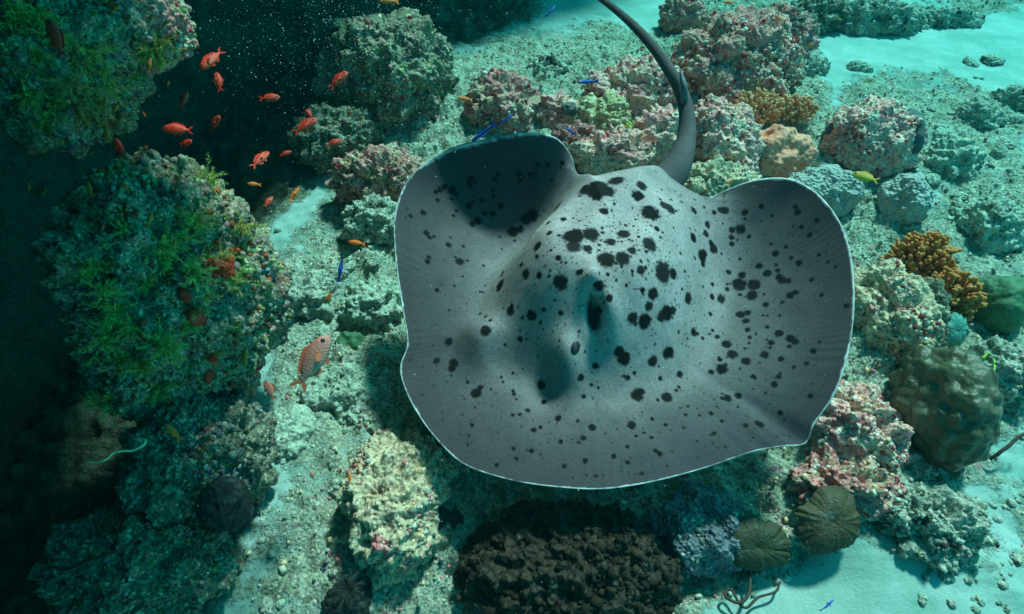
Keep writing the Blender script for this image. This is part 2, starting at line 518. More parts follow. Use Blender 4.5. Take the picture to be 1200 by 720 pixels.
def rock(name, label, cat, px, py, z, wpx, hpx, mat, seed, sub=6, big=0.22, mid=0.10, fine=0.035, pits=0.0, tilt=0.0, knobs=0, pal=PAL_WARM,
         group=None, depth_scale=1.0, freq=1.0, knob_r=(0.003, 0.0095), parent=None, kx=None):
    c = at(px, py, z)
    d = depth_of(c) / FPX
    rx, rh = wpx * d, hpx * d
    rad = np.array([rx, rh * depth_scale, rh])
    D, F = ico(sub)
    P = D * rad
    s = float(np.mean(rad))
    off = np.array([seed * 3.7, seed * 1.3, seed * 2.1])
    Q = P + off
    h = big * s * fbm(Q, 1.6 / s * freq, 3, seed) + mid * s * (0.7 - 1.4 * worley(Q + 0.05 * s * fbm(Q, 5 / s, 2, seed)[:, None], 2.6 / s * freq, seed + 3))
    h = h + fine * (fbm(Q, 16, 4, seed + 5, 0.6, ridge=True)) + fine * 0.8 * (0.55 - worley(Q, 26, seed + 9)) + fine * 0.35 * fbm(Q, 75, 2, seed + 21)
    if pits:
        h = h - pits * sstep(0.35, 0.12, worley(Q, 11, seed + 13))
    V = P + D * h[:, None]
    if tilt:
        ct, st = math.cos(tilt), math.sin(tilt)
        Rm = np.array([[ct, 0, st], [0, 1, 0], [-st, 0, ct]])   # lean in the X-Z plane
        V = V @ Rm.T
    loc = np.array([c[0], c[1], c[2] + V[:, 2].min()])
    V = V + c - loc
    o = mk(name, V, F, mat, parent, loc)
    if label:
        tag(o, label, cat, group)
    if knobs:
        fn = np.empty(len(F) * 3, np.float32)
        o.data.polygons.foreach_get('normal', fn)
        fn = fn.reshape(-1, 3)
        A = V[F[:, 0]]; B = V[F[:, 1]]; C = V[F[:, 2]]
        mid_ = (A + B + C) / 3
        ok = np.where(mid_[:, 2] > -0.2 * rad[2] + (c - loc)[2] * 0.6)[0]
        # grow in patches rather than evenly
        dens = fbm(mid_[ok] + off, 7, 3, seed + 40)
        pr = np.clip(0.25 + dens, 0.02, None)
        ii = rng.choice(ok, knobs, p=pr / pr.sum())
        R = rng.uniform(knob_r[0], knob_r[1], knobs) * rng.uniform(0.6, 1.2, knobs)
        blobs('encrusting_growth', mid_[ii], fn[ii], R, pal, o)
    return o

# ------------------------------------------------------------------ stingray
# disc margin, walked round from the tail root over the animal's right wing: picture point and height above the sand
MARGIN = [(772, 226, 0.52), (730, 222, 0.51), (692, 217, 0.54), (677, 205, 0.60), (668, 180, 0.70), (650, 161, 0.76), (618, 156, 0.78), (580, 162, 0.76),
          (540, 170, 0.73), (505, 186, 0.69), (476, 214, 0.65), (462, 256, 0.60), (464, 310, 0.54), (471, 360, 0.48), (477, 402, 0.43),
          (469, 428, 0.40), (472, 450, 0.385), (487, 482, 0.37), (512, 516, 0.36), (543, 544, 0.36), (590, 561, 0.37), (640, 570, 0.38),
          (700, 574, 0.39), (760, 566, 0.39), (826, 549, 0.385), (885, 529, 0.39), (920, 523, 0.40), (944, 520, 0.395), (955, 497, 0.44), (978, 463, 0.50),
          (993, 420, 0.56), (1001, 365, 0.62), (999, 312, 0.67), (988, 268, 0.71), (968, 237, 0.735), (943, 216, 0.74), (915, 208, 0.73), (880, 212, 0.68),
          (848, 224, 0.62), (824, 236, 0.57), (802, 234, 0.53)]
OUT = np.array([at(*q) for q in MARGIN])
NT, NR, NB = 860, 220, 40
closed = np.vstack([OUT[-1], OUT, OUT[0], OUT[1]])
def closed_spline(P, n):
    m = len(P)
    T = np.linspace(0, m, n, endpoint=False)
    i = T.astype(int); t = (T - i)[:, None]
    a, b, c, d = P[(i - 1) % m], P[i % m], P[(i + 1) % m], P[(i + 2) % m]
    return 0.5 * (2 * b + (c - a) * t + (2 * a - 5 * b + 4 * c - d) * t ** 2 + (3 * b - a - 3 * c + d) * t ** 3)
O = closed_spline(OUT, NT)
# even arc length
seg = np.linalg.norm(np.roll(O, -1, 0) - O, axis=1)
s_ = np.concatenate([[0], np.cumsum(seg)])
tt = np.linspace(0, s_[-1], NT, endpoint=False)
Oc = np.vstack([O, O[:1]])
O = np.stack([np.interp(tt, s_, Oc[:, k]) for k in range(3)], -1)
CEN = at(715, 365, 0.45)
TAIL0 = at(786, 214, 0.56)[:2]
SNOUT = at(545, 545, 0.36)[:2]
AX = (SNOUT - TAIL0) / np.linalg.norm(SNOUT - TAIL0)      # towards the snout
SD = np.array([-AX[1], AX[0]])                             # across the body
HUMP = at(690, 288, 0.66)[:2]

def ray_height(XY, r, zrim, pw=3.0):
    """upper surface: flat wings that lift to the margin, plus the thick middle of the body"""
    base = 0.415 + 0.015 * np.sin(XY[:, 0] * 3)
    wr = np.clip(r, 0, 1) ** pw
    z = base * (1 - wr) + zrim * wr
    q = XY - HUMP
    a = q @ AX; b = q @ SD
    la = np.where(a > 0, 0.46, 0.80); lb = np.where(b > 0, 0.50, 0.36)
    e = np.sqrt((a / la) ** 2 + (b / lb) ** 2)
    z = z + 0.32 * (1 - sstep(0.30, 1.0, e)) * (1 - sstep(0.9, 1.0, r))
    # ridge of the backbone to the tail root
    z = z + 0.025 * np.exp(-(b / 0.05) ** 2) * sstep(0.30, -0.1, a) * (1 - sstep(0.93, 1, r))
    return z

def loc2(px, py, z):
    return at(px, py, z)[:2]

EYE_L = loc2(562, 366, 0.58)
EYE_R = loc2(664, 412, 0.56)
SPIR = loc2(693, 386, 0.55)
def ray_detail(XY, z):
    def g(c, s, ang=0.0, asp=1.0):
        q = XY - c
        u = q[:, 0] * math.cos(ang) + q[:, 1] * math.sin(ang)
        v = -q[:, 0] * math.sin(ang) + q[:, 1] * math.cos(ang)
        return np.exp(-(u * u / (s * s) + v * v / (s * asp) ** 2))
    z = z + 0.085 * g(EYE_L, 0.075) + 0.075 * g(EYE_R, 0.055, 0.4, 1.35)
    z = z + 0.030 * g(SPIR + np.array([0.045, 0.0]), 0.050)
    wv = 0.05 * fbm(np.concatenate([XY, np.zeros((len(XY), 1))], 1), 22, 2, 71)
    z = z - 0.055 * g(SPIR, 0.021, 0.35, 1.9) * (1 + 4 * wv)          # spiracle, the breathing slit behind the eye
    z = z + 0.024 * g(loc2(710, 398, 0.53), 0.036, 0.5, 1.3)          # fleshy valve beside it
    z = z + 0.030 * g(loc2(688, 362, 0.58), 0.030)
    z = z - 0.020 * g(loc2(640, 452, 0.47), 0.075)               # hollow in front of the eye
    z = z - 0.012 * g(loc2(545, 440, 0.45), 0.07)
    return z

PW = 3.0 + 3.2 * sstep(0.60, 0.74, O[:, 2]) * sstep(0.30, -0.1, O[:, 0])
rr = np.linspace(0, 1, NR) ** 0.9
rr[-1] = 1
RRg = np.broadcast_to(rr[None], (NT, NR)).ravel()
XY = (CEN[:2][None, None] + (O[:, None, :2] - CEN[:2]) * rr[None, :, None]).reshape(-1, 2)
ZR = np.repeat(O[:, 2], NR)
ZT = ray_detail(XY, ray_height(XY, RRg, ZR, np.repeat(PW, NR)))
P3 = np.concatenate([XY, np.zeros((len(XY), 1))], 1)
# soft folds of the fin towards the margin and fine unevenness
ZT = ZT + 0.004 * fbm(P3, 5, 3, 91) + 0.0012 * fbm(P3, 40, 3, 92) * (1 - RRg ** 8)
ang = np.repeat(np.arange(NT) / NT * 2 * np.pi, NR)
ZT = ZT + 0.0009 * np.sin(ang * 150 + 14 * np.sin(ang * 5) + 5 * np.sin(ang * 13)) * sstep(0.80, 0.93, RRg) * (1 - sstep(0.985, 1, RRg)) * (0.5 + 0.5 * np.sin(ang * 11))
top = np.concatenate([XY, ZT[:, None]], 1)
rb_ = np.linspace(1, 0, NB)[1:]
XYb = (CEN[:2][None, None] + (O[:, None, :2] - CEN[:2]) * rb_[None, :, None]).reshape(-1, 2)
Rb = np.broadcast_to(rb_[None], (NT, NB - 1)).ravel()
PWb = np.repeat(PW, NB - 1)
zb = ray_height(XYb, Rb, np.repeat(O[:, 2], NB - 1), PWb)
qb = XYb - HUMP
eb = np.sqrt((qb @ AX / 0.45) ** 2 + (qb @ SD / 0.3) ** 2)
zb = np.minimum(zb, 0.425 * (1 - Rb ** PWb) + np.repeat(O[:, 2], NB - 1) * Rb ** PWb) - (0.012 + 0.10 * sstep(1.0, 0.6, Rb)) * sstep(1.0, 0.94, Rb)
bot = np.concatenate([XYb, zb[:, None]], 1)
grid = np.concatenate([top.reshape(NT, NR, 3), bot.reshape(NT, NB - 1, 3)], 1)
NV = NR + NB - 1
RV = grid.reshape(-1, 3)
RF = grid_faces(NT, NV, True)
# spots of the skin: picture point and radius, moved on to the skin and measured there
SPOTS = [585,333,9, 587,320,4, 615,320,7, 609,310,3.5, 630,323,5, 655,330,10.5, 676,320,4, 680,317,3.5, 710,302,11, 731,301,10, 742,292,6, 690,290,6,
 672,275,14, 693,273,11, 673,287,10, 732,273,8, 717,282,6, 763,285,10, 763,248,12, 708,246,5, 650,244,9, 641,260,4, 642,272,4, 622,275,7, 628,288,7,
 628,300,3.5, 653,301,4, 623,252,8, 615,257,7, 600,270,7, 609,267,5, 560,258,5, 553,261,4, 622,369,7.5, 597,363,6.5, 570,386,7, 574,374,3, 568,370,3, 598,358,4,
 608,397,4, 591,404,2.5, 610,373,2.5, 632,378,2.5, 636,362,3, 656,367,4, 703,336,7, 715,348,5, 713,320,2.5, 743,373,7, 757,377,10, 762,360,6, 767,345,8,
 753,317,6, 758,313,3, 778,318,14, 790,320,7, 783,366,10, 777,372,7, 790,363,6, 733,421,9, 727,413,7, 767,424,6.5, 785,413,8, 682,443,5, 699,430,4, 747,462,8,
 753,459,5, 782,464,7, 737,444,3.5, 685,464,3, 694,452,2.5, 633,453,6, 558,460,7, 563,453,4, 530,425,6, 529,430,5, 525,400,5, 511,421,4, 539,305,5.5, 513,339,3,
 603,460,3, 637,470,3.5, 599,437,2, 722,210,9, 710,223,12, 705,216,9, 753,216,7, 749,229,8, 786,243,8, 780,240,7, 709,246,5, 772,268,4, 776,278,2.5,
 755,340,4, 808,349,7, 836,347,4, 846,349,6, 814,278,6, 829,274,5, 837,290,7, 835,285,5, 824,301,8, 825,308,5, 827,297,6, 830,262,5, 815,246,5, 850,245,5, 846,245,4, 838,248,3,
 873,248,4, 868,267,6, 859,269,4, 858,277,3.5, 859,285,3.5, 877,276,2.5, 873,255,2, 935,248,4, 931,241,3, 938,265,2.5, 956,257,3, 891,241,3, 904,252,2,
 909,296,4, 891,310,4, 900,319,5, 926,301,2.5, 936,307,4, 912,316,3, 917,327,5, 913,324,4, 924,328,3.5, 854,317,3.5, 870,321,4.5, 867,332,8, 863,330,6, 884,332,7.5,
 882,345,6.5, 867,344,2.5, 836,332,3, 825,335,2, 853,338,3, 925,345,4.5, 932,341,3.5, 917,353,2.5, 898,356,3.5, 867,302,2, 951,327,3, 962,345,2.5, 949,274,3,
 969,307,2, 921,288,2.5, 904,285,2, 815,389,5, 825,396,2.5, 850,402,6, 858,414,6, 873,422,5, 842,394,3, 843,420,3, 847,431,7, 833,434,3.5, 867,367,5.5, 877,365,4,
 875,375,4, 876,385,3.5, 898,382,2.5, 912,390,5, 904,400,4, 927,395,5, 930,400,4, 924,405,3, 896,414,5, 914,420,3.5, 883,440,3, 878,394,2.5, 865,462,4, 853,465,5,
 847,465,2.5, 907,449,4, 912,440,3, 913,483,3, 873,497,3, 891,496,4, 887,494,3, 798,438,4.5, 796,452,2.5, 793,456,2.5, 740,497,5.5, 802,500,2, 781,497,2.5, 765,490,2.5,
 755,506,2, 775,443,3, 771,467,2.5, 775,532,3.5, 720,533,3, 834,483,3, 790,373,2, 834,367,3, 951,411,3.5, 945,425,3, 949,463,3, 991,358,3, 619,480,3, 609,484,2.5,
 653,489,4.5, 626,503,3.5, 633,499,3, 656,516,3, 622,527,3.5, 602,524,2.5, 604,536,2.5, 695,500,4.5, 684,512,3.5, 686,539,3.5, 662,545,3, 719,534,3, 736,541,2.5,
 677,492,2.5, 552,497,3, 551,214,4, 551,210,4, 551,219,3, 517,221,4, 512,224,3, 522,219,4, 531,224,5, 536,227,3, 514,234,3, 536,246,2.5, 551,240,4, 564,236,3, 555,235,2, 578,232,2.5, 578,226,2.5,
 532,251,2.5, 497,248,4, 481,252,3, 501,272,4, 504,277,3, 526,286,4, 510,276,2.5, 534,300,2, 543,287,2.5, 569,249,3, 586,242,4, 580,211,3, 584,206,3,
 607,206,4, 609,211,3, 621,206,3, 642,195,3, 657,192,3, 629,194,2.5, 501,305,4, 504,300,3, 577,250,3.5, 696,220,13, 700,227,9, 685,220,9, 712,222,9, 660,255,4, 700,363,6]
SPOTS = np.array(SPOTS, float).reshape(-1, 3)
tp = top
sx, sy = project(tp)
# first visible skin point under each spot: nearest in the picture, closest to the lens
dist_cam = np.linalg.norm(tp - CAM, axis=1)
spot = np.zeros(len(tp))
wobv = 0.32 * fbm(tp, 90, 3, 55) + 0.18 * fbm(tp, 240, 2, 56)
centers = []
for a, b, r in SPOTS:
    dd = (sx - a) ** 2 + (sy - b) ** 2
    c = np.where(dd < 4.0)[0]
    j = c[np.argmin(dist_cam[c])] if len(c) else int(np.argmin(dd))
    centers.append((tp[j], r * 1.04 * dist_cam[j] / FPX * 0.94))
idx = rng.choice(np.where((RRg > 0.05) & (RRg < 0.96))[0], 1100, p=None)
for j in idx:
    centers.append((tp[j], rng.choice([0.0025, 0.003, 0.0035, 0.005, 0.0065], p=[.35, .25, .2, .13, .07])))
for p, r in centers:
    shade_ = rng.uniform(0.96, 1.0)
    near = np.where((np.abs(tp[:, 0] - p[0]) < r * 1.6) & (np.abs(tp[:, 1] - p[1]) < r * 1.6))[0]
    d = np.linalg.norm(tp[near] - p, axis=1) / r
    v = (1 - sstep(0.76, 1.18, d + wobv[near] * 0.8)) * shade_
    spot[near] = np.maximum(spot[near], v)
qs = tp[:, :2] - SPIR
us = qs[:, 0] * math.cos(0.35) + qs[:, 1] * math.sin(0.35); vs = -qs[:, 0] * math.sin(0.35) + qs[:, 1] * math.cos(0.35)
spot = np.maximum(spot, 0.95 * (1 - sstep(0.55, 1.05, np.hypot(us / 0.021, vs / 0.046) + 0.5 * wobv)))
spot = np.concatenate([spot.reshape(NT, NR), np.zeros((NT, NB - 1))], 1).ravel()
belly = np.concatenate([np.zeros((NT, NR)), np.ones((NT, NB - 1))], 1)
ang1 = np.arange(NT) / NT * 2 * np.pi
circ = np.stack([np.cos(ang1), np.sin(ang1), 0 * ang1], -1)
ewid = 0.9925 + 0.0045 * fbm(circ, 9, 4, 31)[:, None] + 0.003 * fbm(circ, 60, 2, 33)[:, None]
edge = np.concatenate([sstep(0, 0.005, rr[None] - ewid) * (0.8 + 0.35 * fbm(circ, 40, 3, 35)[:, None]), np.ones((NT, NB - 1))], 1).ravel()
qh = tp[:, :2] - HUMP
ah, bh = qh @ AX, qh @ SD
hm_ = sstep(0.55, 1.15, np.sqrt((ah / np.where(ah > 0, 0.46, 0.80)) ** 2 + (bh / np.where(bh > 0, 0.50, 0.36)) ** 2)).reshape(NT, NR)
rim_and_wing_shade = np.concatenate([0.6 * hm_ + 0.4 * sstep(0.35, 0.98, rr)[None].repeat(NT, 0), np.zeros((NT, NB - 1))], 1).ravel()  # dark skin margin, plus light falloff from hump to wings painted in

# tail: one shell with the body, thick and ridged at the root, thinning to the tip
tail_pts = [at(722, 310, 0.50), at(764, 236, 0.56), at(791, 199, 0.61), at(803, 168, 0.645), at(805, 138, 0.69), at(799, 110, 0.74), at(785, 84, 0.79), at(765, 55, 0.82),
            at(738, 26, 0.82), at(706, 0, 0.80), at(672, -22, 0.76), at(640, -40, 0.70)]
TC = spline(tail_pts, 150)
tr = np.interp(np.linspace(0, 1, 150), [0, 0.09, 0.18, 0.27, 0.36, 0.45, 0.55, 0.7, 0.85, 1], [0.10, 0.095, 0.072, 0.049, 0.037, 0.030, 0.026, 0.021, 0.014, 0.005])
tv, tf = tube(TC, tr, 28, 0.82)
n0 = len(RV)
tail_f4 = np.array([f for f in tf if len(f) == 4]) + n0
AV = np.vstack([RV, tv])
spot_all = np.concatenate([spot, sstep(0.45, 0.7, fbm(tv, 30, 3, 5)) * 0.4])
o_loc = np.array([CEN[0], CEN[1], 0.40])

def m_ray():
    m = Mat('spotted_ray_skin', 0.8, 0.08)
    p = m.obj()
    n1 = m.noise(p, 9, 6, 0.6)
    n2 = m.noise(p, 130, 5, 0.7)
    skin = m.ramp(n1, [(0.3, (0.27, 0.235, 0.25)), (0.5, (0.36, 0.315, 0.325)), (0.72, (0.46, 0.40, 0.405))])
    skin = m.mix(0.75, skin, m.ramp(n2, [(0.28, 0.5), (0.5, 1.0), (0.74, 1.5)]), 'MULTIPLY')
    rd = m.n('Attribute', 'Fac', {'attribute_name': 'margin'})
    skin = m.mix(m.math('MULTIPLY', rd, 0.92), skin, (0.040, 0.033, 0.042))  # darkens the margin and paints the wings dimmer than the lit hump
    fl = m.ramp(m.noise(m.shift(p, 2), 420, 2, 0.5), [(0.70, 0.0), (0.76, 1.0)])
    skin = m.mix(m.math('MULTIPLY', fl, 0.55), skin, (0.62, 0.62, 0.60))
    sp = m.n('Attribute', 'Fac', {'attribute_name': 'spot'})
    skin = m.mix(sp, skin, (0.006, 0.006, 0.007))
    ed = m.n('Attribute', 'Fac', {'attribute_name': 'edge'})
    skin = m.mix(ed, skin, (0.72, 0.76, 0.78))
    h = m.math('ADD', m.math('MULTIPLY', n2, 0.6), m.noise(p, 330, 3, 0.6))
    return m.fin(skin, m.bump(h, 0.35, 0.003))
M_RAY = m_ray()
FF = np.vstack([RF, tail_f4])
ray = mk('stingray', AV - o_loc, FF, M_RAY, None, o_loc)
set_attr(ray, 'spot', spot_all)
set_attr(ray, 'edge', np.concatenate([edge, np.zeros(len(tv))]))
set_attr(ray, 'margin', np.concatenate([rim_and_wing_shade, np.full(len(tv), 0.9)]))
tag(ray, 'large grey stingray with black blotches gliding over the reef, wing edges curled up', 'stingray')
ray_top = tp

def skin_at(px, py):
    dd = (sx - px) ** 2 + (sy - py) ** 2
    c = np.where(dd < 6)[0]
    return tp[c[np.argmin(dist_cam[c])]] if len(c) else tp[int(np.argmin(dd))]

def m_eye():
    m = Mat('eye_dark', 0.5, 0.2)
    f = m.noise(m.obj(), 90, 4)
    return m.fin(m.ramp(f, [(0.35, (0.010, 0.012, 0.016)), (0.65, (0.04, 0.045, 0.055))]))
M_EYE = m_eye()
def ellipsoid(name, c, rad, axes, mat, parent, sub=4):
    D, F = ico(sub)
    V = (D * np.asarray(rad)) @ np.asarray(axes)
    pl = np.array(parent.location) if parent else np.zeros(3)
    return mk(name, V, F, mat, parent, np.asarray(c) - pl)
for (ex, ey, dirv) in ((676, 400, (0.9, -0.35, 0.15)), (548, 362, (-0.9, -0.2, 0.1))):
    p = skin_at(ex, ey)
    a = np.array(dirv); a /= np.linalg.norm(a)
    b = np.cross([0, 0, 1], a); b /= np.linalg.norm(b)
    ellipsoid('eye', p - np.array([0, 0, 0.024 if ex > 600 else 0.034]), (0.020, 0.034, 0.026), [a, b, np.cross(a, b)], M_EYE, ray)
# sting: the barbed spine that stands off the tail
SP = spline([at(802, 120, 0.735), at(802, 104, 0.79), at(799, 90, 0.82), at(797, 80, 0.84)], 14)
v_, f_ = tube(SP, np.interp(np.linspace(0, 1, 14), [0, 0.5, 1], [0.016, 0.012, 0.002]), 8)
mk('sting', v_ - o_loc, f_, plain('sting_skin', (0.10, 0.11, 0.13), 0.5, 0.3, 40), ray)

# ------------------------------------------------------------------ cave wall on the left, with an unseen roof added to shade it
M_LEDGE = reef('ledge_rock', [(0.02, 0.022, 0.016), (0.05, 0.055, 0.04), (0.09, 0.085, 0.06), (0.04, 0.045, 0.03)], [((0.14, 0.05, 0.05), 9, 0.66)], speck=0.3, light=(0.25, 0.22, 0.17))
def ledge():
    path = spline([(-1.0, -3.2), (-1.6, -1.6), (-1.85, 0.2), (-2.0, 1.6), (-2.25, 2.7), (-1.9, 3.8), (-1.2, 4.7), (-0.3, 5.5), (1.2, 6.9)], 260)
    edge_ = spline([(-0.1, -3.2), (-0.1, -1.2), (-0.05, 0.4), (0.02, 1.6), (0.04, 2.15), (-0.50, 2.58), (-0.78, 3.35), (-0.38, 4.2), (0.12, 5.2), (1.2, 6.2), (2.2, 7.2)], 260)  # unseen roof edge, notched so sun reaches chosen fish and rocks
    back = spline([(-4.0, -3.4), (-4.4, -1.6), (-4.5, 0.2), (-4.6, 1.8), (-4.4, 3.6), (-3.6, 5.2), (-2.6, 6.4), (-1.2, 7.6), (0.6, 8.6)], 260)
    prof = []
    for t, wq, z in [(0, 0.0, -0.6), (0, 0.0, 0.0), (0, -0.10, 0.5), (0, -0.16, 1.1), (0, -0.10, 1.7), (0, 0.06, 2.05), (0, 0.30, 2.35), (0, 0.62, 2.5), (0, 0.9, 2.58),
                     (0, 1.0, 2.72), (0, 0.98, 2.95), (0, 0.8, 3.12), (0, 0.4, 3.22), (0, 0.0, 3.25), (1, 1, 3.2), (1, 1.0, 2.0), (1, 1.0, -0.6)]:
        if t == 0:
            xy = path + (edge_ - path) * wq
        else:
            xy = back
        prof.append(np.concatenate([xy, np.full((260, 1), z)], 1))
    prof = np.stack(prof, 1)                           # (260, k, 3)
    fine_ = np.stack([spline(prof[i], 150) for i in range(260)], 0)
    P = fine_.reshape(-1, 3)
    du = np.gradient(fine_, axis=0); dv = np.gradient(fine_, axis=1)
    N = np.cross(dv, du).reshape(-1, 3)
    N /= np.linalg.norm(N, axis=1)[:, None] + 1e-9
    h = 0.12 * fbm(P, 1.3, 4, 3) + 0.10 * (0.6 - worley(P, 3.2, 8)) + 0.05 * fbm(P, 9, 3, 15, ridge=True)
    P = P + N * h[:, None]
    o = mk('wall_and_shade_roof', P - np.array([-2.8, 2.0, 0]), grid_faces(260, 150), M_LEDGE, None, (-2.8, 2.0, 0))
    tag(o, 'dark cave wall behind the red fish, with an unseen reef roof added for shade', 'reef ledge')
    return o
ledge()

# ------------------------------------------------------------------ the rocks
def m_smooth(name, c1, c2, scale=10, bs=40, bump=0.4, rough=0.5, spots=None, spot_scale=60):
    m = Mat(name, rough, 0.35)
    p = m.pos()
    col = m.ramp(m.noise(p, scale, 5, 0.6), [(0.33, c1), (0.67, c2)])
    col = m.mix(0.5, col, m.ramp(m.noise(p, bs * 4, 4, 0.7), [(0.3, 0.6), (0.7, 1.3)]), 'MULTIPLY')
    h = m.noise(p, bs, 6, 0.65)
    sed = m.ramp(m.noise(m.shift(p, 6.3), 13, 7, 0.72), [(0.57, 0.0), (0.66, 1.0)])
    col = m.mix(m.math('MULTIPLY', sed, 0.55), col, tuple(0.45 * q + 0.14 for q in c2))
    if spots:
        v = m.voro(p, spot_scale)
        col = m.mix(m.ramp(v, [(0.12, 1.0), (0.34, 0.0)]), col, spots)
        h = m.math('ADD', m.math('MULTIPLY', v, 1.4), m.math('MULTIPLY', h, 0.3))
    return m.fin(col, m.bump(h, bump, 0.012))
M_LOBED = m_smooth('lobed_coral', (0.06, 0.042, 0.02), (0.11, 0.115, 0.07), 7, 50, 0.4, 0.3)
M_SALMON = m_smooth('salmon_sponge', (0.86, 0.25, 0.15), (0.90, 0.38, 0.26), 9, 60, 0.6, 0.8, (0.45, 0.12, 0.05), 34)
M_GRID = m_smooth('honeycomb_coral', (0.34, 0.33, 0.31), (0.46, 0.44, 0.40), 9, 60, 0.9, 0.7, (0.16, 0.17, 0.17), 62)
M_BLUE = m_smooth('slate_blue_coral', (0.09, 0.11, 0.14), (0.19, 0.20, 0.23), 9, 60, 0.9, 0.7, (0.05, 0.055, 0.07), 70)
M_GSPONGE = m_smooth('green_sponge', (0.04, 0.11, 0.05), (0.07, 0.17, 0.08), 8, 70, 0.4, 0.6)
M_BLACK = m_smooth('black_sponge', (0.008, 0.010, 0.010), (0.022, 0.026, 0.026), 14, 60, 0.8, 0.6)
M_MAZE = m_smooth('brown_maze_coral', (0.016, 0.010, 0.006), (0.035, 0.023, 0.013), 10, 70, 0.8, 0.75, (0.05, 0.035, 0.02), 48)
M_SLATE = m_smooth('slate_sponge', (0.055, 0.075, 0.085), (0.10, 0.13, 0.14), 12, 80, 0.6, 0.65)

R = {}
R['boulder'] = rock('reef_boulder', 'big knobbly pink and grey reef boulder behind the brown branching coral tops', 'boulder', 862, 88, 0.16, 72, 62, M_MIX, 3, 7, mid=0.28, fine=0.03, pits=0.03, knobs=1500, knob_r=(0.005, 0.014))
R['b2'] = rock('reef_boulder', 'small reef boulder with a purplish plate, behind the big knobbly boulder', 'boulder', 912, 44, 0.12, 40, 30, M_MIX, 5, 6, mid=0.25, fine=0.028, knobs=300, knob_r=(0.005, 0.014))
R['b3'] = rock('reef_boulder', 'rounded pinkish boulder with a dark slate sponge lip, standing on pale rubble', 'boulder', 1020, 167, 0.13, 50, 46, M_PINK, 8, 7, mid=0.18, fine=0.022, knobs=700, knob_r=(0.004, 0.011))
R['p4'] = rock('coralline_rock', 'small bright pink coralline rock with a grey sponge on it', 'rock', 654, 134, 0.12, 25, 20, M_PINK, 12, 6, mid=0.3, fine=0.02, knobs=160)
R['p5'] = rock('coral_lump', 'yellowish cream coral lump among pink rocks beside the raised tail', 'coral', 708, 139, 0.14, 30, 24, reef('cream_coral', [(0.50, 0.38, 0.20), (0.62, 0.50, 0.28), (0.68, 0.58, 0.40)], [], 0.3), 14, 6, mid=0.32, fine=0.03, knobs=260, pal=[(0.6, 0.48, 0.26), (0.66, 0.56, 0.38), (0.5, 0.36, 0.2)], knob_r=(0.005, 0.014))
R['p6'] = rock('coralline_rock', 'broad pink coralline rock crossed by the tail shadow', 'rock', 748, 112, 0.10, 58, 36, M_PINK, 17, 7, mid=0.26, fine=0.03, knobs=900, knob_r=(0.005, 0.014))
R['p7'] = rock('coralline_rock', 'pink and cream coralline rock right behind the curled wing of the ray', 'rock', 718, 184, 0.20, 46, 26, M_PINK, 19, 7, mid=0.30, fine=0.026, knobs=700)
R['p7b'] = rock('coralline_rock', 'red and maroon crusted rock under the curled wing edge', 'rock', 672, 172, 0.16, 34, 22, reef('maroon_crust_rock', [MAROON, (0.40, 0.14, 0.14), PINK, (0.5, 0.4, 0.32)], [((0.5, 0.1, 0.06), 9, 0.6)]), 21, 6, mid=0.3, fine=0.024, knobs=240)
R['p8'] = rock('coralline_rock', 'pink rock at the foot of the raised tail, beside the yellow green crinoid', 'rock', 775, 165, 0.17, 36, 34, M_PINK, 23, 6, mid=0.3, fine=0.026, knobs=300)
R['p9'] = rock('reef_rock', 'pale pink reef rock right of the tail root', 'rock', 840, 172, 0.17, 42, 52, M_PINK, 27, 7, mid=0.22, fine=0.028, knobs=900)
R['p9b'] = rock('reef_rock', 'cream reef rock between the tail root and the salmon sponge', 'rock', 842, 222, 0.15, 46, 30, M_CREAM, 28, 6, mid=0.24, fine=0.026, knobs=380)
R['salmon'] = rock('encrusting_sponge', 'flat salmon orange sponge with tiny pores below the branching coral', 'sponge', 900, 184, 0.10, 46, 34, M_SALMON, 31, 6, big=0.35, mid=0.10, fine=0.010)
R['grid1'] = rock('honeycomb_coral', 'pale grey honeycomb coral mound touching the wing edge of the ray', 'coral', 962, 226, 0.10, 44, 30, M_GRID, 33, 6, big=0.35, mid=0.06, fine=0.004)
R['grid2'] = rock('honeycomb_coral', 'small grey honeycomb coral dome above the bushy brown coral', 'coral', 1060, 236, 0.09, 24, 30, M_GRID, 35, 6, big=0.32, mid=0.06, fine=0.004)
R['slate'] = rock('slate_sponge', 'dark slate sponge capping the right side of the rounded boulder', 'sponge', 1058, 160, 0.17, 14, 32, M_SLATE, 36, 5, big=0.15, mid=0.05, fine=0.006)
R['slate2'] = rock('slate_sponge', 'small dark slate sponge on the left flank of the rounded boulder', 'sponge', 984, 156, 0.14, 16, 13, M_SLATE, 37, 5, big=0.15, mid=0.08, fine=0.008)
R['gsp'] = rock('grey_sponge', 'smooth grey sponge lobes on the small bright pink rock', 'sponge', 667, 128, 0.19, 9, 8, plain('grey_sponge_skin', (0.12, 0.115, 0.115), 0.7), 38, 5, big=0.4, mid=0.1, fine=0.002)
R['b9'] = rock('reef_boulder', 'distant dim boulder half hidden behind the big knobbly boulder', 'boulder', 800, 22, 0.10, 24, 24, M_MIX, 41, 6, mid=0.25, fine=0.03, knobs=140, knob_r=(0.005, 0.014))
R['h1'] = rock('reef_boulder', 'hazy round coral boulder with a pink face in the blue green water', 'boulder', 588, 128, 0.14, 42, 36, M_MIX, 43, 6, mid=0.2, fine=0.03, knobs=240, knob_r=(0.005, 0.014))
R['h2'] = rock('reef_boulder', 'big hazy reef mound with red and pink crusts below the bubbles', 'boulder', 458, 92, 0.22, 74, 70, M_GREEN, 45, 7, mid=0.22, fine=0.035, pits=0.03, knobs=700, pal=PAL_GREEN + PAL_WARM[:4], knob_r=(0.005, 0.014))
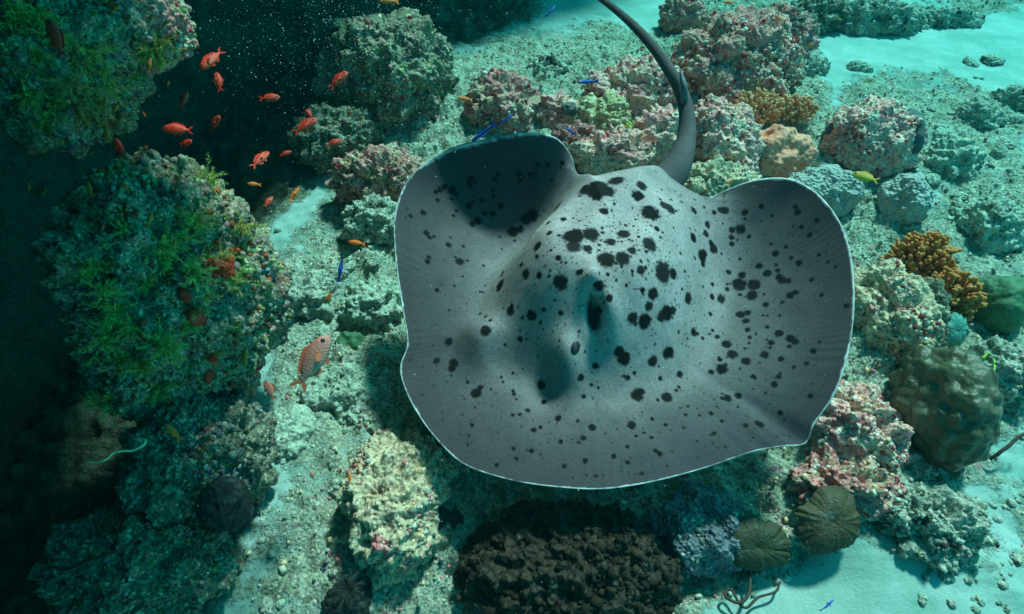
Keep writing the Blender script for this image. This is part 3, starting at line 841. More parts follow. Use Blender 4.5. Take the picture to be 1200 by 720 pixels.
R['h3'] = rock('reef_boulder', 'low hazy boulder on the sand beyond the blue wrasse', 'boulder', 645, 88, 0.08, 34, 20, M_TEAL, 47, 6, mid=0.2, fine=0.03, knobs=120, pal=PAL_PALE, knob_r=(0.005, 0.014))
R['h4'] = rock('reef_boulder', 'dim boulder at the foot of the ledge beside the hazy mound', 'boulder', 395, 165, 0.10, 46, 34, M_DARK, 49, 6, mid=0.25, fine=0.035, knobs=200, pal=PAL_GREEN, knob_r=(0.005, 0.014))
R['h5'] = rock('reef_rock', 'reddish crusted rock ridge left of the curled wing', 'rock', 448, 212, 0.12, 58, 30, M_MIX, 51, 7, mid=0.3, fine=0.035, pits=0.02, knobs=900, pal=PAL_WARM[:4] + PAL_GREEN[:4])
R['h6'] = rock('reef_rock', 'pale green rock pushed against the left wing edge', 'rock', 438, 262, 0.08, 34, 26, M_TEAL, 53, 6, mid=0.25, fine=0.03, knobs=220, pal=PAL_PALE)
R['pillar'] = rock('reef_pillar', 'tall shaded reef pillar overgrown with green feathery algae and red sponge', 'reef pillar', 205, 345, 0.62, 96, 150, M_GREEN, 57, 7, big=0.2, mid=0.18, fine=0.04, pits=0.035, knobs=3500, pal=PAL_GREEN, knob_r=(0.003, 0.011), depth_scale=0.8)
R['pillar2'] = rock('reef_rock', 'blue grey crusted rock under the tall reef pillar', 'rock', 235, 540, 0.22, 66, 80, M_DARK, 59, 7, big=0.2, mid=0.2, fine=0.035, pits=0.03, knobs=1500, pal=[(0.12, 0.16, 0.22), (0.24, 0.30, 0.28), (0.10, 0.12, 0.08), (0.36, 0.36, 0.28), (0.18, 0.10, 0.1)])
R['low'] = rock('reef_rock', 'wide dark rock below the pillar beside the sand patch', 'rock', 165, 668, 0.12, 96, 66, M_DARK, 61, 7, big=0.2, mid=0.2, fine=0.035, pits=0.03, knobs=1500, pal=PAL_GREEN + PAL_PALE[:3])
R['top1'] = rock('hanging_rock', 'pinkish grey rock jutting from the ledge over the red fish', 'rock', 160, 28, 1.02, 56, 48, M_PINK, 63, 7, big=0.25, mid=0.22, fine=0.022, pits=0.02, knobs=1500, pal=PAL_WARM + PAL_GREEN[:3], knob_r=(0.005, 0.014))
R['top2'] = rock('hanging_rock', 'dark algae covered rock mass hanging in the shaded corner', 'rock', 70, 75, 0.98, 66, 92, M_GREEN, 65, 7, big=0.3, mid=0.22, fine=0.03, knobs=700, pal=PAL_GREEN, knob_r=(0.005, 0.016))
R['r18'] = rock('reef_rock', 'cream speckled rock along the right wing edge, beside the bushy coral', 'rock', 1026, 385, 0.13, 36, 78, M_CREAM, 67, 7, mid=0.2, fine=0.024, knobs=700)
R['r18b'] = rock('mossy_rock', 'dark mossy slanting rock under the bushy brown coral', 'rock', 1068, 372, 0.12, 17, 48, M_DARK, 68, 6, mid=0.15, fine=0.018, tilt=0.25, knobs=80, pal=PAL_GREEN)
R['r19'] = rock('reef_rock', 'purple and maroon crusted rock below the right wing corner', 'rock', 1000, 505, 0.14, 44, 52, M_PINK, 71, 7, mid=0.3, fine=0.03, pits=0.03, knobs=700)
R['r19b'] = rock('reef_rock', 'black and pink pitted rock above the brown leather coral', 'rock', 985, 572, 0.12, 52, 36, M_MIX, 73, 7, mid=0.3, fine=0.03, pits=0.03, knobs=500)
R['r20'] = rock('reef_rock', 'grey green rubble rock right of the leather coral', 'rock', 1082, 612, 0.08, 56, 42, M_TEAL, 75, 7, mid=0.3, fine=0.03, pits=0.03, knobs=700, pal=PAL_PALE)
R['r20b'] = rock('reef_rock', 'rough green rock right of the big lobed coral', 'rock', 1168, 440, 0.10, 34, 40, M_TEAL, 76, 6, mid=0.3, fine=0.03, knobs=240, pal=PAL_PALE)
R['lobed'] = rock('lobed_coral', 'large glossy brown green coral head with rounded bumps', 'coral', 1102, 478, 0.22, 45, 72, M_LOBED, 79, 7, big=0.14, mid=0.10, fine=0.004, freq=1.3)
R['dome'] = rock('green_sponge', 'smooth green dome sponge behind the bushy brown coral', 'sponge', 1170, 356, 0.10, 30, 34, M_GSPONGE, 81, 6, big=0.18, mid=0.05, fine=0.003)
R['disc'] = rock('green_sponge', 'flat sea green sponge patch beside the pale brown fish', 'sponge', 411, 405, 0.06, 19, 16, M_GSPONGE, 83, 5, big=0.35, mid=0.08, fine=0.004)
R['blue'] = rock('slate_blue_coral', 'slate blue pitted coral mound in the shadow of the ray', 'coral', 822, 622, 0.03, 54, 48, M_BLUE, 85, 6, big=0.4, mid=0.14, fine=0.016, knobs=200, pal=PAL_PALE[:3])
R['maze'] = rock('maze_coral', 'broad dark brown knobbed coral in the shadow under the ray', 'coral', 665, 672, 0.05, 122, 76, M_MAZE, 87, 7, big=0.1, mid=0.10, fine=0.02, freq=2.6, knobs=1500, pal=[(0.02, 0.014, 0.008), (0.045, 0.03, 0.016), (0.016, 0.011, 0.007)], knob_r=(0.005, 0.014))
R['l1'] = rock('reef_mound', 'pale speckled reef mound reaching to the front edge of the ray', 'reef mound', 468, 598, 0.06, 58, 86, M_CREAM, 89, 7, big=0.22, mid=0.16, fine=0.03, pits=0.02, knobs=1100, pal=PAL_PALE + PAL_WARM[:2])
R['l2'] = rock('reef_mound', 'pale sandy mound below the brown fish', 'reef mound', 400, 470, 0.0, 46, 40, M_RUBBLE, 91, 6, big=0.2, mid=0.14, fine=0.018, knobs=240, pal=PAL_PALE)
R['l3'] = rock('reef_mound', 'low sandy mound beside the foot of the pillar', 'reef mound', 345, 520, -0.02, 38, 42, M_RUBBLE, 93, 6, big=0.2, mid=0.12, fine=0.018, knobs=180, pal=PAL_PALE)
R['l4'] = rock('coral_lump', 'round greenish knob of coral on the pale mound', 'coral', 436, 500, 0.06, 16, 16, M_TEAL, 95, 6, big=0.2, mid=0.3, fine=0.012, knobs=60, pal=PAL_GREEN)
R['l5'] = rock('reef_rock', 'grey green rubble heap in the gully by the pillar', 'rock', 350, 352, 0.02, 42, 36, M_TEAL, 97, 6, big=0.3, mid=0.3, fine=0.03, knobs=200, pal=PAL_PALE)
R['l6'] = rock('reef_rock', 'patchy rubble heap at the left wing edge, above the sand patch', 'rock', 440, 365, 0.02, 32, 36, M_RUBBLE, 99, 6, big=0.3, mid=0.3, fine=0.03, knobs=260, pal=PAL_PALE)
R['l7'] = rock('reef_rock', 'blue grey crusted stone among the rubble by the black sponge', 'rock', 396, 650, 0.03, 14, 22, M_BLUE, 101, 5, big=0.3, mid=0.3, fine=0.01, knobs=50, pal=PAL_PALE)
R['k1'] = rock('black_sponge', 'round black sponge on the blue grey rock under the pillar', 'sponge', 264, 592, 0.30, 25, 28, M_BLACK, 103, 6, big=0.2, mid=0.15, fine=0.012)
R['k2'] = rock('black_sponge', 'black netted sponge at the foot of the pale speckled mound', 'sponge', 408, 706, 0.08, 28, 20, M_BLACK, 105, 6, big=0.2, mid=0.15, fine=0.012)
R['k3'] = rock('black_sponge', 'dark brown sponge lying along the shadow edge of the pale mound', 'sponge', 512, 606, 0.13, 32, 12, M_BLACK, 107, 6, big=0.4, mid=0.2, fine=0.01, tilt=0.35)
R['f1'] = rock('reef_boulder', 'long dark low reef patch on the far bright sand', 'boulder', 1105, 26, 0.02, 40, 12, M_TEAL, 109, 6, mid=0.3, fine=0.04, knobs=120, pal=PAL_PALE, knob_r=(0.005, 0.014))
R['f2'] = rock('reef_boulder', 'dark far reef patch behind the small purplish boulder', 'boulder', 1030, 28, 0.03, 52, 24, M_TEAL, 111, 6, mid=0.3, fine=0.04, knobs=160, pal=PAL_PALE, knob_r=(0.005, 0.014))
R['f3'] = rock('reef_boulder', 'long dark far reef patch under the upper rim of the bright sand', 'boulder', 960, 22, 0.05, 44, 20, M_DARK, 113, 6, mid=0.3, fine=0.04, knobs=160, pal=PAL_PALE, knob_r=(0.005, 0.014))
R['f4'] = rock('reef_boulder', 'grey green stone block on the sand slope beyond the rounded boulder', 'boulder', 1142, 142, 0.04, 26, 20, M_TEAL, 115, 6, mid=0.3, fine=0.03, knobs=90, pal=PAL_PALE)
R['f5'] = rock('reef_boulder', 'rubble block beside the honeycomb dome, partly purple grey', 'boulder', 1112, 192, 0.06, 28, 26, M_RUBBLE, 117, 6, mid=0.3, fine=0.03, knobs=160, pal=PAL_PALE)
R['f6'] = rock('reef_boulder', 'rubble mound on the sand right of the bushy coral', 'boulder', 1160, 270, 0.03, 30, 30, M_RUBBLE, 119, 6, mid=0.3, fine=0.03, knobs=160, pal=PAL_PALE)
R['f7'] = rock('reef_boulder', 'half buried dark stone at the far edge of the bright sand', 'boulder', 1188, 120, 0.04, 22, 16, M_TEAL, 121, 6, mid=0.3, fine=0.03, knobs=60, pal=PAL_PALE)
R['f8'] = rock('reef_boulder', 'grey green stone on the sand behind the brown branching coral', 'boulder', 948, 84, 0.05, 20, 16, M_TEAL, 123, 6, mid=0.3, fine=0.03, knobs=60, pal=PAL_PALE)

bpy.context.view_layer.update()
def hit(o, px, py):
    """point and normal where the line of sight meets a rock"""
    d = Vector(pdir(px, py)).normalized()
    ok, p, n, _ = o.ray_cast(Vector(CAM) - o.location, d)
    if not ok:
        return None
    return np.array(p + o.location), np.array(n)

# ------------------------------------------------------------------ branching corals
def m_branch(name, c, tip):
    m = Mat(name, 0.75, 0.25)
    f = m.noise(m.pos(), 70, 5, 0.7)
    col = m.ramp(f, [(0.3, tuple(q * 0.6 for q in c)), (0.7, tuple(q * 1.25 for q in c))])
    t = m.n('Attribute', 'Fac', {'attribute_name': 'tip'})
    col = m.mix(t, col, tip)
    return m.fin(col, m.bump(m.noise(m.pos(), 260, 3), 0.6, 0.004))
M_BR1 = m_branch('tan_branching_coral', (0.66, 0.25, 0.10), (0.82, 0.44, 0.24))
M_BR2 = m_branch('brown_bushy_coral', (0.48, 0.14, 0.03), (0.66, 0.25, 0.07))

def branch_coral(label, px, py, z, wpx, hpx, mat, seed, stems=120, thick=0.04, lean=(0, 0)):
    r = np.random.default_rng(seed)
    c = at(px, py, z)
    d = depth_of(c) / FPX
    RX, RH = wpx * d, hpx * d
    root = empty('branching_coral', (c[0], c[1], c[2] - RH * 0.55))
    tag(root, label, 'coral')
    base = np.array([0, 0, 0.0])
    acc = Acc(); tips = []
    for i in range(stems):
        z_ = 1 - (i + 0.5) / stems * 0.98
        th = i * 2.39996 + r.uniform(-0.3, 0.3)
        rr_ = math.sqrt(max(0, 1 - z_ * z_))
        dv = np.array([rr_ * math.cos(th), rr_ * math.sin(th), z_ * 0.9 + 0.08])
        env = np.array([RX, RX * 0.75, RH * 1.25]) * r.uniform(0.8, 1.08)
        end = base + dv * env + np.array([lean[0], lean[1], 0]) * RH * 0.4
        mid_ = base * 0.5 + end * 0.5 + r.normal(0, 0.05, 3) * RX + np.array([0, 0, -0.08 * RX])
        C = spline([base + end * 0.08, mid_, end], 7)
        t0 = thick * RX * 1.2
        v, f = tube(C, np.linspace(t0, t0 * 0.75, 7), 6)
        acc.add(v, f); tips += list(np.repeat(np.linspace(0, 0.25, 7), 6))
        dn = end - mid_; dn /= np.linalg.norm(dn)
        for k in range(13):
            s0 = C[3 + r.integers(0, 4)]
            q = dn + r.normal(0, 0.55, 3); q /= np.linalg.norm(q)
            L = RX * r.uniform(0.12, 0.21)
            B = spline([s0, s0 + q * L * 0.5, s0 + (q + dn * 0.4) * L * 0.8], 5)
            rad = thick * RX * r.uniform(0.65, 0.95)
            v, f = tube(B, rad * np.array([0.9, 1.0, 1.05, 1.1, 0.55]), 6)
            acc.add(v, f); tips += list(np.repeat([0.1, 0.2, 0.4, 0.75, 1.0], 6))
    o = acc.build('branches', mat, root)
    set_attr(o, 'tip', np.array(tips) * 0.8)
    # stump that holds the branches
    D, F = ico(5)
    V = D * np.array([RX * 0.5, RX * 0.42, RH * 0.45])
    V = V * (1 + 0.15 * fbm(V + seed, 4 / RX, 3, seed))[:, None] + np.array([0, 0, -0.1 * RH])
    mk('stump', V, F, M_DARK, root)
    return root
branch_coral('flat topped tan branching coral in front of the big knobbly boulder', 888, 124, 0.20, 29, 22, M_BR1, 5, 130, 0.06)
branch_coral('smaller tan branching coral joined to the flat topped one', 932, 126, 0.19, 24, 17, M_BR1, 6, 90, 0.065)
branch_coral('bushy orange brown coral with dense knobbed branches right of the ray', 1080, 302, 0.20, 36, 40, M_BR2, 7, 120, 0.075)
branch_coral('lower bushy orange brown coral hanging over the lobed coral head', 1112, 345, 0.17, 36, 40, M_BR2, 8, 110, 0.075)

# ------------------------------------------------------------------ leather corals
def leather(name, label, cat, px, py, z, wpx, hpx, mat, seed, ruff=13, amp=0.10, face=(0, -0.5, 0.85)):
    r = np.random.default_rng(seed)
    c = at(px, py, z)
    d = depth_of(c) / FPX
    A, B = wpx * d, hpx * d
    n_, m_ = 260, 60
    th = np.linspace(0, 2 * np.pi, n_, endpoint=False)
    rr_ = np.linspace(0, 1, m_)
    T, Q = np.meshgrid(th, rr_, indexing='ij')
    wave = np.sin(T * ruff + 1.3 * np.sin(T * 3 + seed)) + 0.5 * np.sin(T * (ruff * 2 + 1) + seed)
    cir = np.stack([np.cos(T).ravel(), np.sin(T).ravel(), np.zeros(T.size)], -1)
    rad = Q * (1 + 0.30 * fbm(cir + seed, 1.3, 3, seed).reshape(T.shape) + 0.06 * fbm(cir + seed, 7, 2, seed + 2).reshape(T.shape) * Q)
    wave = wave * (0.55 + 0.9 * fbm(cir + 3 * seed, 2.0, 2, seed + 4).reshape(T.shape))
    x = A * rad * np.cos(T); y = B * rad * np.sin(T)
    h = A * (0.30 * Q ** 0.8 - 0.55 * Q ** 2.4 + 0.5 * amp * wave * Q ** 2.4)
    P = np.stack([x, y, h], -1).reshape(-1, 3)
    P = P + (0.02 * A * fbm(P + seed, 14 / A, 3, seed))[:, None] * np.array([0, 0, 1])
    nrm = np.array(face, float); nrm /= np.linalg.norm(nrm)
    ax = np.cross([0, 1, 0], nrm); ax = np.array([1.0, 0, 0]) - nrm * nrm[0]; ax /= np.linalg.norm(ax)
    ay = np.cross(nrm, ax)
    Wt = P[:, :1] * ax + P[:, 1:2] * ay + P[:, 2:] * nrm
    Wb = (P[:, :1] * ax + P[:, 1:2] * ay) * 0.985 + (P[:, 2:] - 0.05 * A) * nrm
    V = np.vstack([Wt, Wb])
    F = np.vstack([grid_faces(n_, m_, True), grid_faces(n_, m_, True)[:, ::-1] + len(Wt)])
    i = np.arange(n_); j = (i + 1) % n_
    rim = np.stack([i * m_ + m_ - 1, j * m_ + m_ - 1, j * m_ + m_ - 1 + len(Wt), i * m_ + m_ - 1 + len(Wt)], -1)
    base = c - nrm * A * 0.5
    root = empty(name, base)
    tag(root, label, cat)
    mk('cap', V + c - base, np.vstack([F, rim[:, ::-1]]), mat, root)
    C = spline([c - base - nrm * 0.0, (c - base) - nrm * A * 0.35, (c - base) - nrm * A * 0.8 - np.array([0, 0, 0.1 * A])], 8)
    v, f = tube(C, np.linspace(0.35, 0.5, 8) * A, 20)
    mk('stalk', v, f, mat, root)
    return root
M_LEATH = m_smooth('leather_coral', (0.045, 0.032, 0.013), (0.085, 0.062, 0.028), 12, 120, 0.4, 0.6)
M_LEATH2 = m_smooth('dark_leather_coral', (0.025, 0.028, 0.012), (0.05, 0.048, 0.02), 12, 120, 0.4, 0.6)
M_FAN = m_smooth('turquoise_sponge', (0.05, 0.22, 0.18), (0.12, 0.36, 0.30), 14, 60, 0.5, 0.6)
leather('leather_coral', 'ribbed brown leather coral cap below the pitted rock', 'coral', 976, 612, 0.20, 39, 38, M_LEATH, 3)
leather('leather_coral', 'dark folded leather coral left of the ribbed brown one', 'coral', 888, 642, 0.13, 40, 30, M_LEATH2, 9, 11, 0.13)
leather('fan_sponge', 'turquoise pleated sponge between the bushy coral and the lobed head', 'sponge', 1122, 388, 0.14, 20, 22, M_FAN, 12, 9, 0.12, (0.2, -0.7, 0.6))
leather('leather_coral', 'small olive brown cap coral beside the yellow fish', 'coral', 962, 203 - 7, 0.2, 9, 8, M_LEATH, 14, 9, 0.1)
leather('leather_coral', 'small ochre cap coral on the left pale mound', 'coral', 404, 602, 0.12, 13, 11, m_smooth('ochre_coral', (0.16, 0.12, 0.02), (0.28, 0.19, 0.04), 14), 16, 7, 0.1)

# ------------------------------------------------------------------ feathery algae on the shaded rocks
def tuft_mesh(name, seed, mat, stems=26, drop=0.0):
    r = np.random.default_rng(seed)
    V, F = [], []
    for i in range(stems):
        th = r.uniform(0, 2 * np.pi); el = r.uniform(0.25, 1.45)
        dv = np.array([math.cos(th) * math.cos(el), math.sin(th) * math.cos(el), math.sin(el)])
        L = r.uniform(0.55, 1.0)
        side = r.normal(0, 0.25, 3)
        C = spline([(0, 0, 0), dv * L * 0.5 + side * 0.2, dv * L + side * 0.5 - np.array([0, 0, 0.15])], 12)
        n0 = len(V)
        v, f = tube(C, np.linspace(0.012, 0.004, 12), 3, cap=False)
        V += [tuple(q) for q in v]; F += [tuple(k + n0 for k in q) for q in f]
        T = np.gradient(C, axis=0)
        for k in range(1, 12):
            t = T[k] / np.linalg.norm(T[k])
            a = np.cross(t, dv + r.normal(0, 0.4, 3)); a /= np.linalg.norm(a) + 1e-9
            for s in (-1, 1):
                for j in range(2):
                    ll = r.uniform(0.10, 0.20) * (1.15 - k / 14)
                    e = C[k] + (a * s + t * 0.8 + r.normal(0, 0.35, 3)) * ll
                    w_ = np.cross(t, a) * 0.010 + t * 0.012
                    n0 = len(V)
                    V += [tuple(C[k] - w_), tuple(C[k] + w_), tuple(e)]
                    F.append((n0, n0 + 1, n0 + 2))
    me = bpy.data.meshes.new(name)
    me.from_pydata(V, [], F)
    me.materials.append(mat)
    return me
def m_leaf(name, c):
    m = Mat(name, 0.7, 0.2)
    f = m.noise(m.pos(), 40, 4)
    col = m.ramp(f, [(0.3, tuple(q * 0.6 for q in c)), (0.7, tuple(q * 1.3 for q in c))])
    m.b.inputs['Subsurface Weight'].default_value = 0.0
    return m.fin(col)
ALG = [m_leaf('green_algae', (0.38, 0.46, 0.12)), m_leaf('yellow_algae', (0.62, 0.54, 0.17)), m_leaf('tan_hydroid', (0.62, 0.40, 0.16))]
TUFTS = [[tuft_mesh('algae_tuft', 10 * k + j, ALG[k]) for j in range(3)] for k in range(3)]
def put_tuft(o, px, py, size_px, kind, droop=0.3):
    q = hit(o, px, py)
    if q is None: return
    p, n = q
    t = bpy.data.objects.new('algae_tuft', TUFTS[kind][random.randrange(3)])
    COL.objects.link(t)
    t.parent = o
    t.location = p - np.array(o.location) - n * 0.004
    v = Vector(n) * 0.9 + Vector((random.uniform(-.3, .3), -0.2, -droop))
    t.rotation_euler = v.to_track_quat('Z', 'Y').to_euler()
    s = size_px * depth_of(p) / FPX
    t.scale = (s, s, s * random.uniform(0.9, 1.2))
for px, py, s, k in [(190, 292, 26, 0), (200, 308, 24, 0), (222, 322, 24, 1), (243, 345, 22, 0), (140, 358, 26, 0), (152, 378, 20, 0), (185, 398, 24, 0), (200, 408, 20, 0), (128, 392, 22, 0),
                     (95, 462, 22, 0), (130, 468, 24, 0), (180, 455, 20, 0), (240, 205, 20, 0), (258, 208, 20, 1), (276, 226, 22, 0), (284, 262, 18, 1), (228, 262, 22, 0), (168, 330, 18, 0),
                     (105, 310, 20, 0), (262, 305, 16, 1), (270, 330, 18, 1), (215, 280, 16, 1), (150, 270, 16, 0), (120, 340, 18, 0), (250, 415, 14, 1), (170, 430, 18, 0), (140, 420, 16, 0), (225, 380, 16, 0)]:
    put_tuft(R['pillar'], px, py, s * 1.6, k)
for px, py, s, k in [(178, 50, 24, 1), (168, 58, 20, 1), (192, 44, 20, 1), (130, 52, 22, 2), (120, 30, 20, 2), (150, 66, 20, 2), (112, 40, 20, 2), (185, 62, 16, 1)]:
    put_tuft(R['top1'], px, py, s * 1.5, k, 0.9)
for px, py, s, k in [(115, 78, 26, 1), (125, 98, 24, 1), (75, 92, 26, 2), (60, 122, 24, 0), (38, 62, 26, 0), (50, 140, 22, 0), (95, 105, 26, 2), (108, 118, 22, 2), (20, 15, 30, 0), (45, 12, 24, 0),
                     (85, 62, 26, 2), (65, 40, 24, 0), (100, 60, 24, 1), (30, 110, 20, 0), (90, 130, 18, 1)]:
    put_tuft(R['top2'], px, py, s * 1.5, k, 0.9)
M_RED = m_smooth('red_sponge', (0.75, 0.025, 0.01), (0.88, 0.06, 0.015), 20, 60, 0.7, 0.6)
for j, (px, py, wp, hp) in enumerate([(262, 316, 12, 12), (250, 310, 8, 6), (268, 306, 6, 9), (218, 348, 6, 10), (228, 372, 11, 12), (248, 420, 7, 10), (244, 440, 5, 7)]):
    q = hit(R['pillar'], px, py)
    if q is None: continue
    p, n = q
    D, F = ico(5)
    s = depth_of(p) / FPX
    V = D * np.array([wp * s, 0.02, hp * s])
    V = V * (1 + 0.35 * fbm(V + j, 45, 3, j))[:, None]
    mk('red_sponge', V, F, M_RED, R['pillar'], p - np.array(R['pillar'].location))

# yellow green feather star by the tail
M_YG = m_leaf('yellow_green', (0.52, 0.52, 0.06))
def feather_star(label, px, py, z, size_px, mat, arms=16, seed=1, name='feather_star'):
    r = np.random.default_rng(seed)
    c = at(px, py, z); s = size_px * depth_of(c) / FPX
    root = empty(name, c); tag(root, label, 'feather star')
    for i in range(arms):
        th = 2 * np.pi * i / arms + r.uniform(-0.2, 0.2)
        out_ = np.array([math.cos(th), math.sin(th), 0])
        C = spline([(0, 0, 0), out_ * 0.35 + (0, 0, 0.35), out_ * r.uniform(0.6, 0.9) + (0, 0, r.uniform(0.3, 0.7)), out_ * r.uniform(0.8, 1.1) + (0, 0, r.uniform(0.0, 0.7))], 16) * s
        a = Acc()
        v, f = tube(C, np.linspace(0.05, 0.015, 16) * s, 5); a.add(v, f)
        T = np.gradient(C, axis=0)
        for k in range(2, 16):
            t = T[k] / np.linalg.norm(T[k])
            b = np.cross(t, (0, 0, 1)); b /= np.linalg.norm(b) + 1e-9
            for sg in (-1, 1):
                e = C[k] + (b * sg + t * 0.6) * 0.16 * s
                a.add(np.array([C[k] - t * 0.02 * s, C[k] + t * 0.02 * s, e]), [(0, 1, 2)])
        a.build('arm', mat, root)
    D, F = ico(3)
    mk('body', D * 0.12 * s, F, mat, root)
    return root
feather_star('yellow green feather star in the pink rocks beside the tail', 742, 156, 0.22, 13, M_YG, 12, 4)
feather_star('black feather star with curled arms on the black sponge by the pale mound', 408, 694, 0.15, 22, M_BLACK, 18, 6)

# ------------------------------------------------------------------ wire corals and loose tendrils
def wire(name, label, cat, pts, r0, mat, r1=None):
    C = spline([at(*q) for q in pts], 60)
    C = C + 0.006 * np.stack([fbm(C, 14, 2, 3), fbm(C, 14, 2, 4), fbm(C, 14, 2, 5)], -1)
    v, f = tube(C, np.linspace(r0, r1 or r0 * 0.6, 60), 6)
    return tag(mk(name, v - C[0], f, mat, None, C[0]), label, cat)
M_WIREW = plain('pale_wire_coral', (0.55, 0.60, 0.40), 0.6)
M_WIRED = plain('dark_wire_coral', (0.05, 0.03, 0.02), 0.6)
M_WIREG = plain('green_tendril', (0.20, 0.38, 0.05), 0.6)
wire('wire_coral', 'thin pale wire coral curling out of the dark cave', 'wire coral', [(172, 514, .55), (168, 522, .56), (155, 529, .56), (142, 530, .57), (132, 533, .57), (124, 540, .58), (114, 542, .58), (102, 540, .58)], 0.0035, M_WIREW)
wire('wire_coral', 'dark wire coral bent over the wide dark rock', 'wire coral', [(172, 622, .36), (160, 630, .38), (148, 640, .39), (135, 647, .40), (120, 652, .40), (105, 656, .4), (80, 667, .38), (62, 664, .36)], 0.0055, M_WIRED)
wire('wire_coral', 'dark wire coral sticking out beside the lobed coral head', 'wire coral', [(1160, 538, .10), (1172, 530, .13), (1185, 521, .15), (1200, 510, .17), (1215, 500, .18)], 0.007, M_WIRED, 0.005)
wire('tendril', 'green curled tendril right of the lobed coral head', 'tendril', [(1150, 420, .2), (1158, 414, .21), (1164, 424, .21), (1163, 438, .21), (1155, 444, .2)], 0.006, M_WIREG)
wire('tendril', 'green looped tendril on the rough green rock', 'tendril', [(1172, 440, .17), (1184, 436, .18), (1194, 432, .18), (1200, 438, .19), (1196, 448, .18)], 0.006, M_WIREG)
wire('tendril', 'brown looped tendril on the sand below the dark leather coral', 'tendril', [(876, 664, .05), (878, 690, .06), (868, 706, .06), (850, 700, .05), (856, 690, .05), (872, 712, .05), (888, 700, .05), (908, 694, .05), (914, 682, .05)], 0.006, M_WIRED)
wire('tendril', 'thin dark tendril lying on the rubble by the left wing', 'tendril', [(420, 366, .12), (436, 372, .12), (452, 370, .13), (466, 371, .13), (476, 369, .14)], 0.003, M_WIRED)

# ------------------------------------------------------------------ fish
def m_fish(name, back, side, belly, rough=0.4, stripes=None):
    m = Mat(name, rough, 0.5)
    p = m.obj()
    xyz = m.n('SeparateXYZ', 'Z', Vector=p)
    f = m.math('ADD', m.math('MULTIPLY', xyz, 2.2), 0.5)
    if stripes:
        col = m.ramp(f, stripes)
    else:
        col = m.ramp(f, [(0.1, belly), (0.45, side), (0.9, back)])
    v = m.voro(p, 34)
    col = m.mix(0.4, col, m.ramp(v, [(0.0, 1.15), (0.5, 0.75)]), 'MULTIPLY')
    return m.fin(col, m.bump(v, 0.3, 0.01))

PROF = {
 'deep': [(0.5, -0.01, .008, .006), (0.465, -0.005, .06, .035), (0.41, 0, .115, .06), (0.32, .008, .145, .082), (0.2, .012, .172, .09), (0.06, .012, .175, .088), (-0.08, .008, .152, .072), (-0.2, .003, .115, .05), (-0.28, 0, .06, .03), (-0.33, 0, .048, .018), (-0.36, 0, .05, .010)],
 'slim': [(0.5, 0, .006, .005), (0.46, 0, .04, .028), (0.38, 0, .085, .05), (0.25, 0, .12, .064), (0.08, 0, .13, .066), (-0.1, 0, .105, .05), (-0.22, 0, .065, .032), (-0.29, 0, .04, .018), (-0.33, 0, .04, .010)],
 'long': [(0.5, 0, .006, .005), (0.46, 0, .03, .025), (0.36, 0, .06, .045), (0.2, 0, .075, .052), (0.0, 0, .075, .05), (-0.18, 0, .062, .038), (-0.3, 0, .045, .022), (-0.38, 0, .042, .010)],
}
def fin_mesh(outline, th=0.006):
    n = len(outline)
    V = [(x, th, z) for x, z in outline] + [(x, -th, z) for x, z in outline]
    F = [tuple(range(n)), tuple(range(2 * n - 1, n - 1, -1))] + [(i, i + n, (i + 1) % n + n, (i + 1) % n) for i in range(n)]
    return V, F
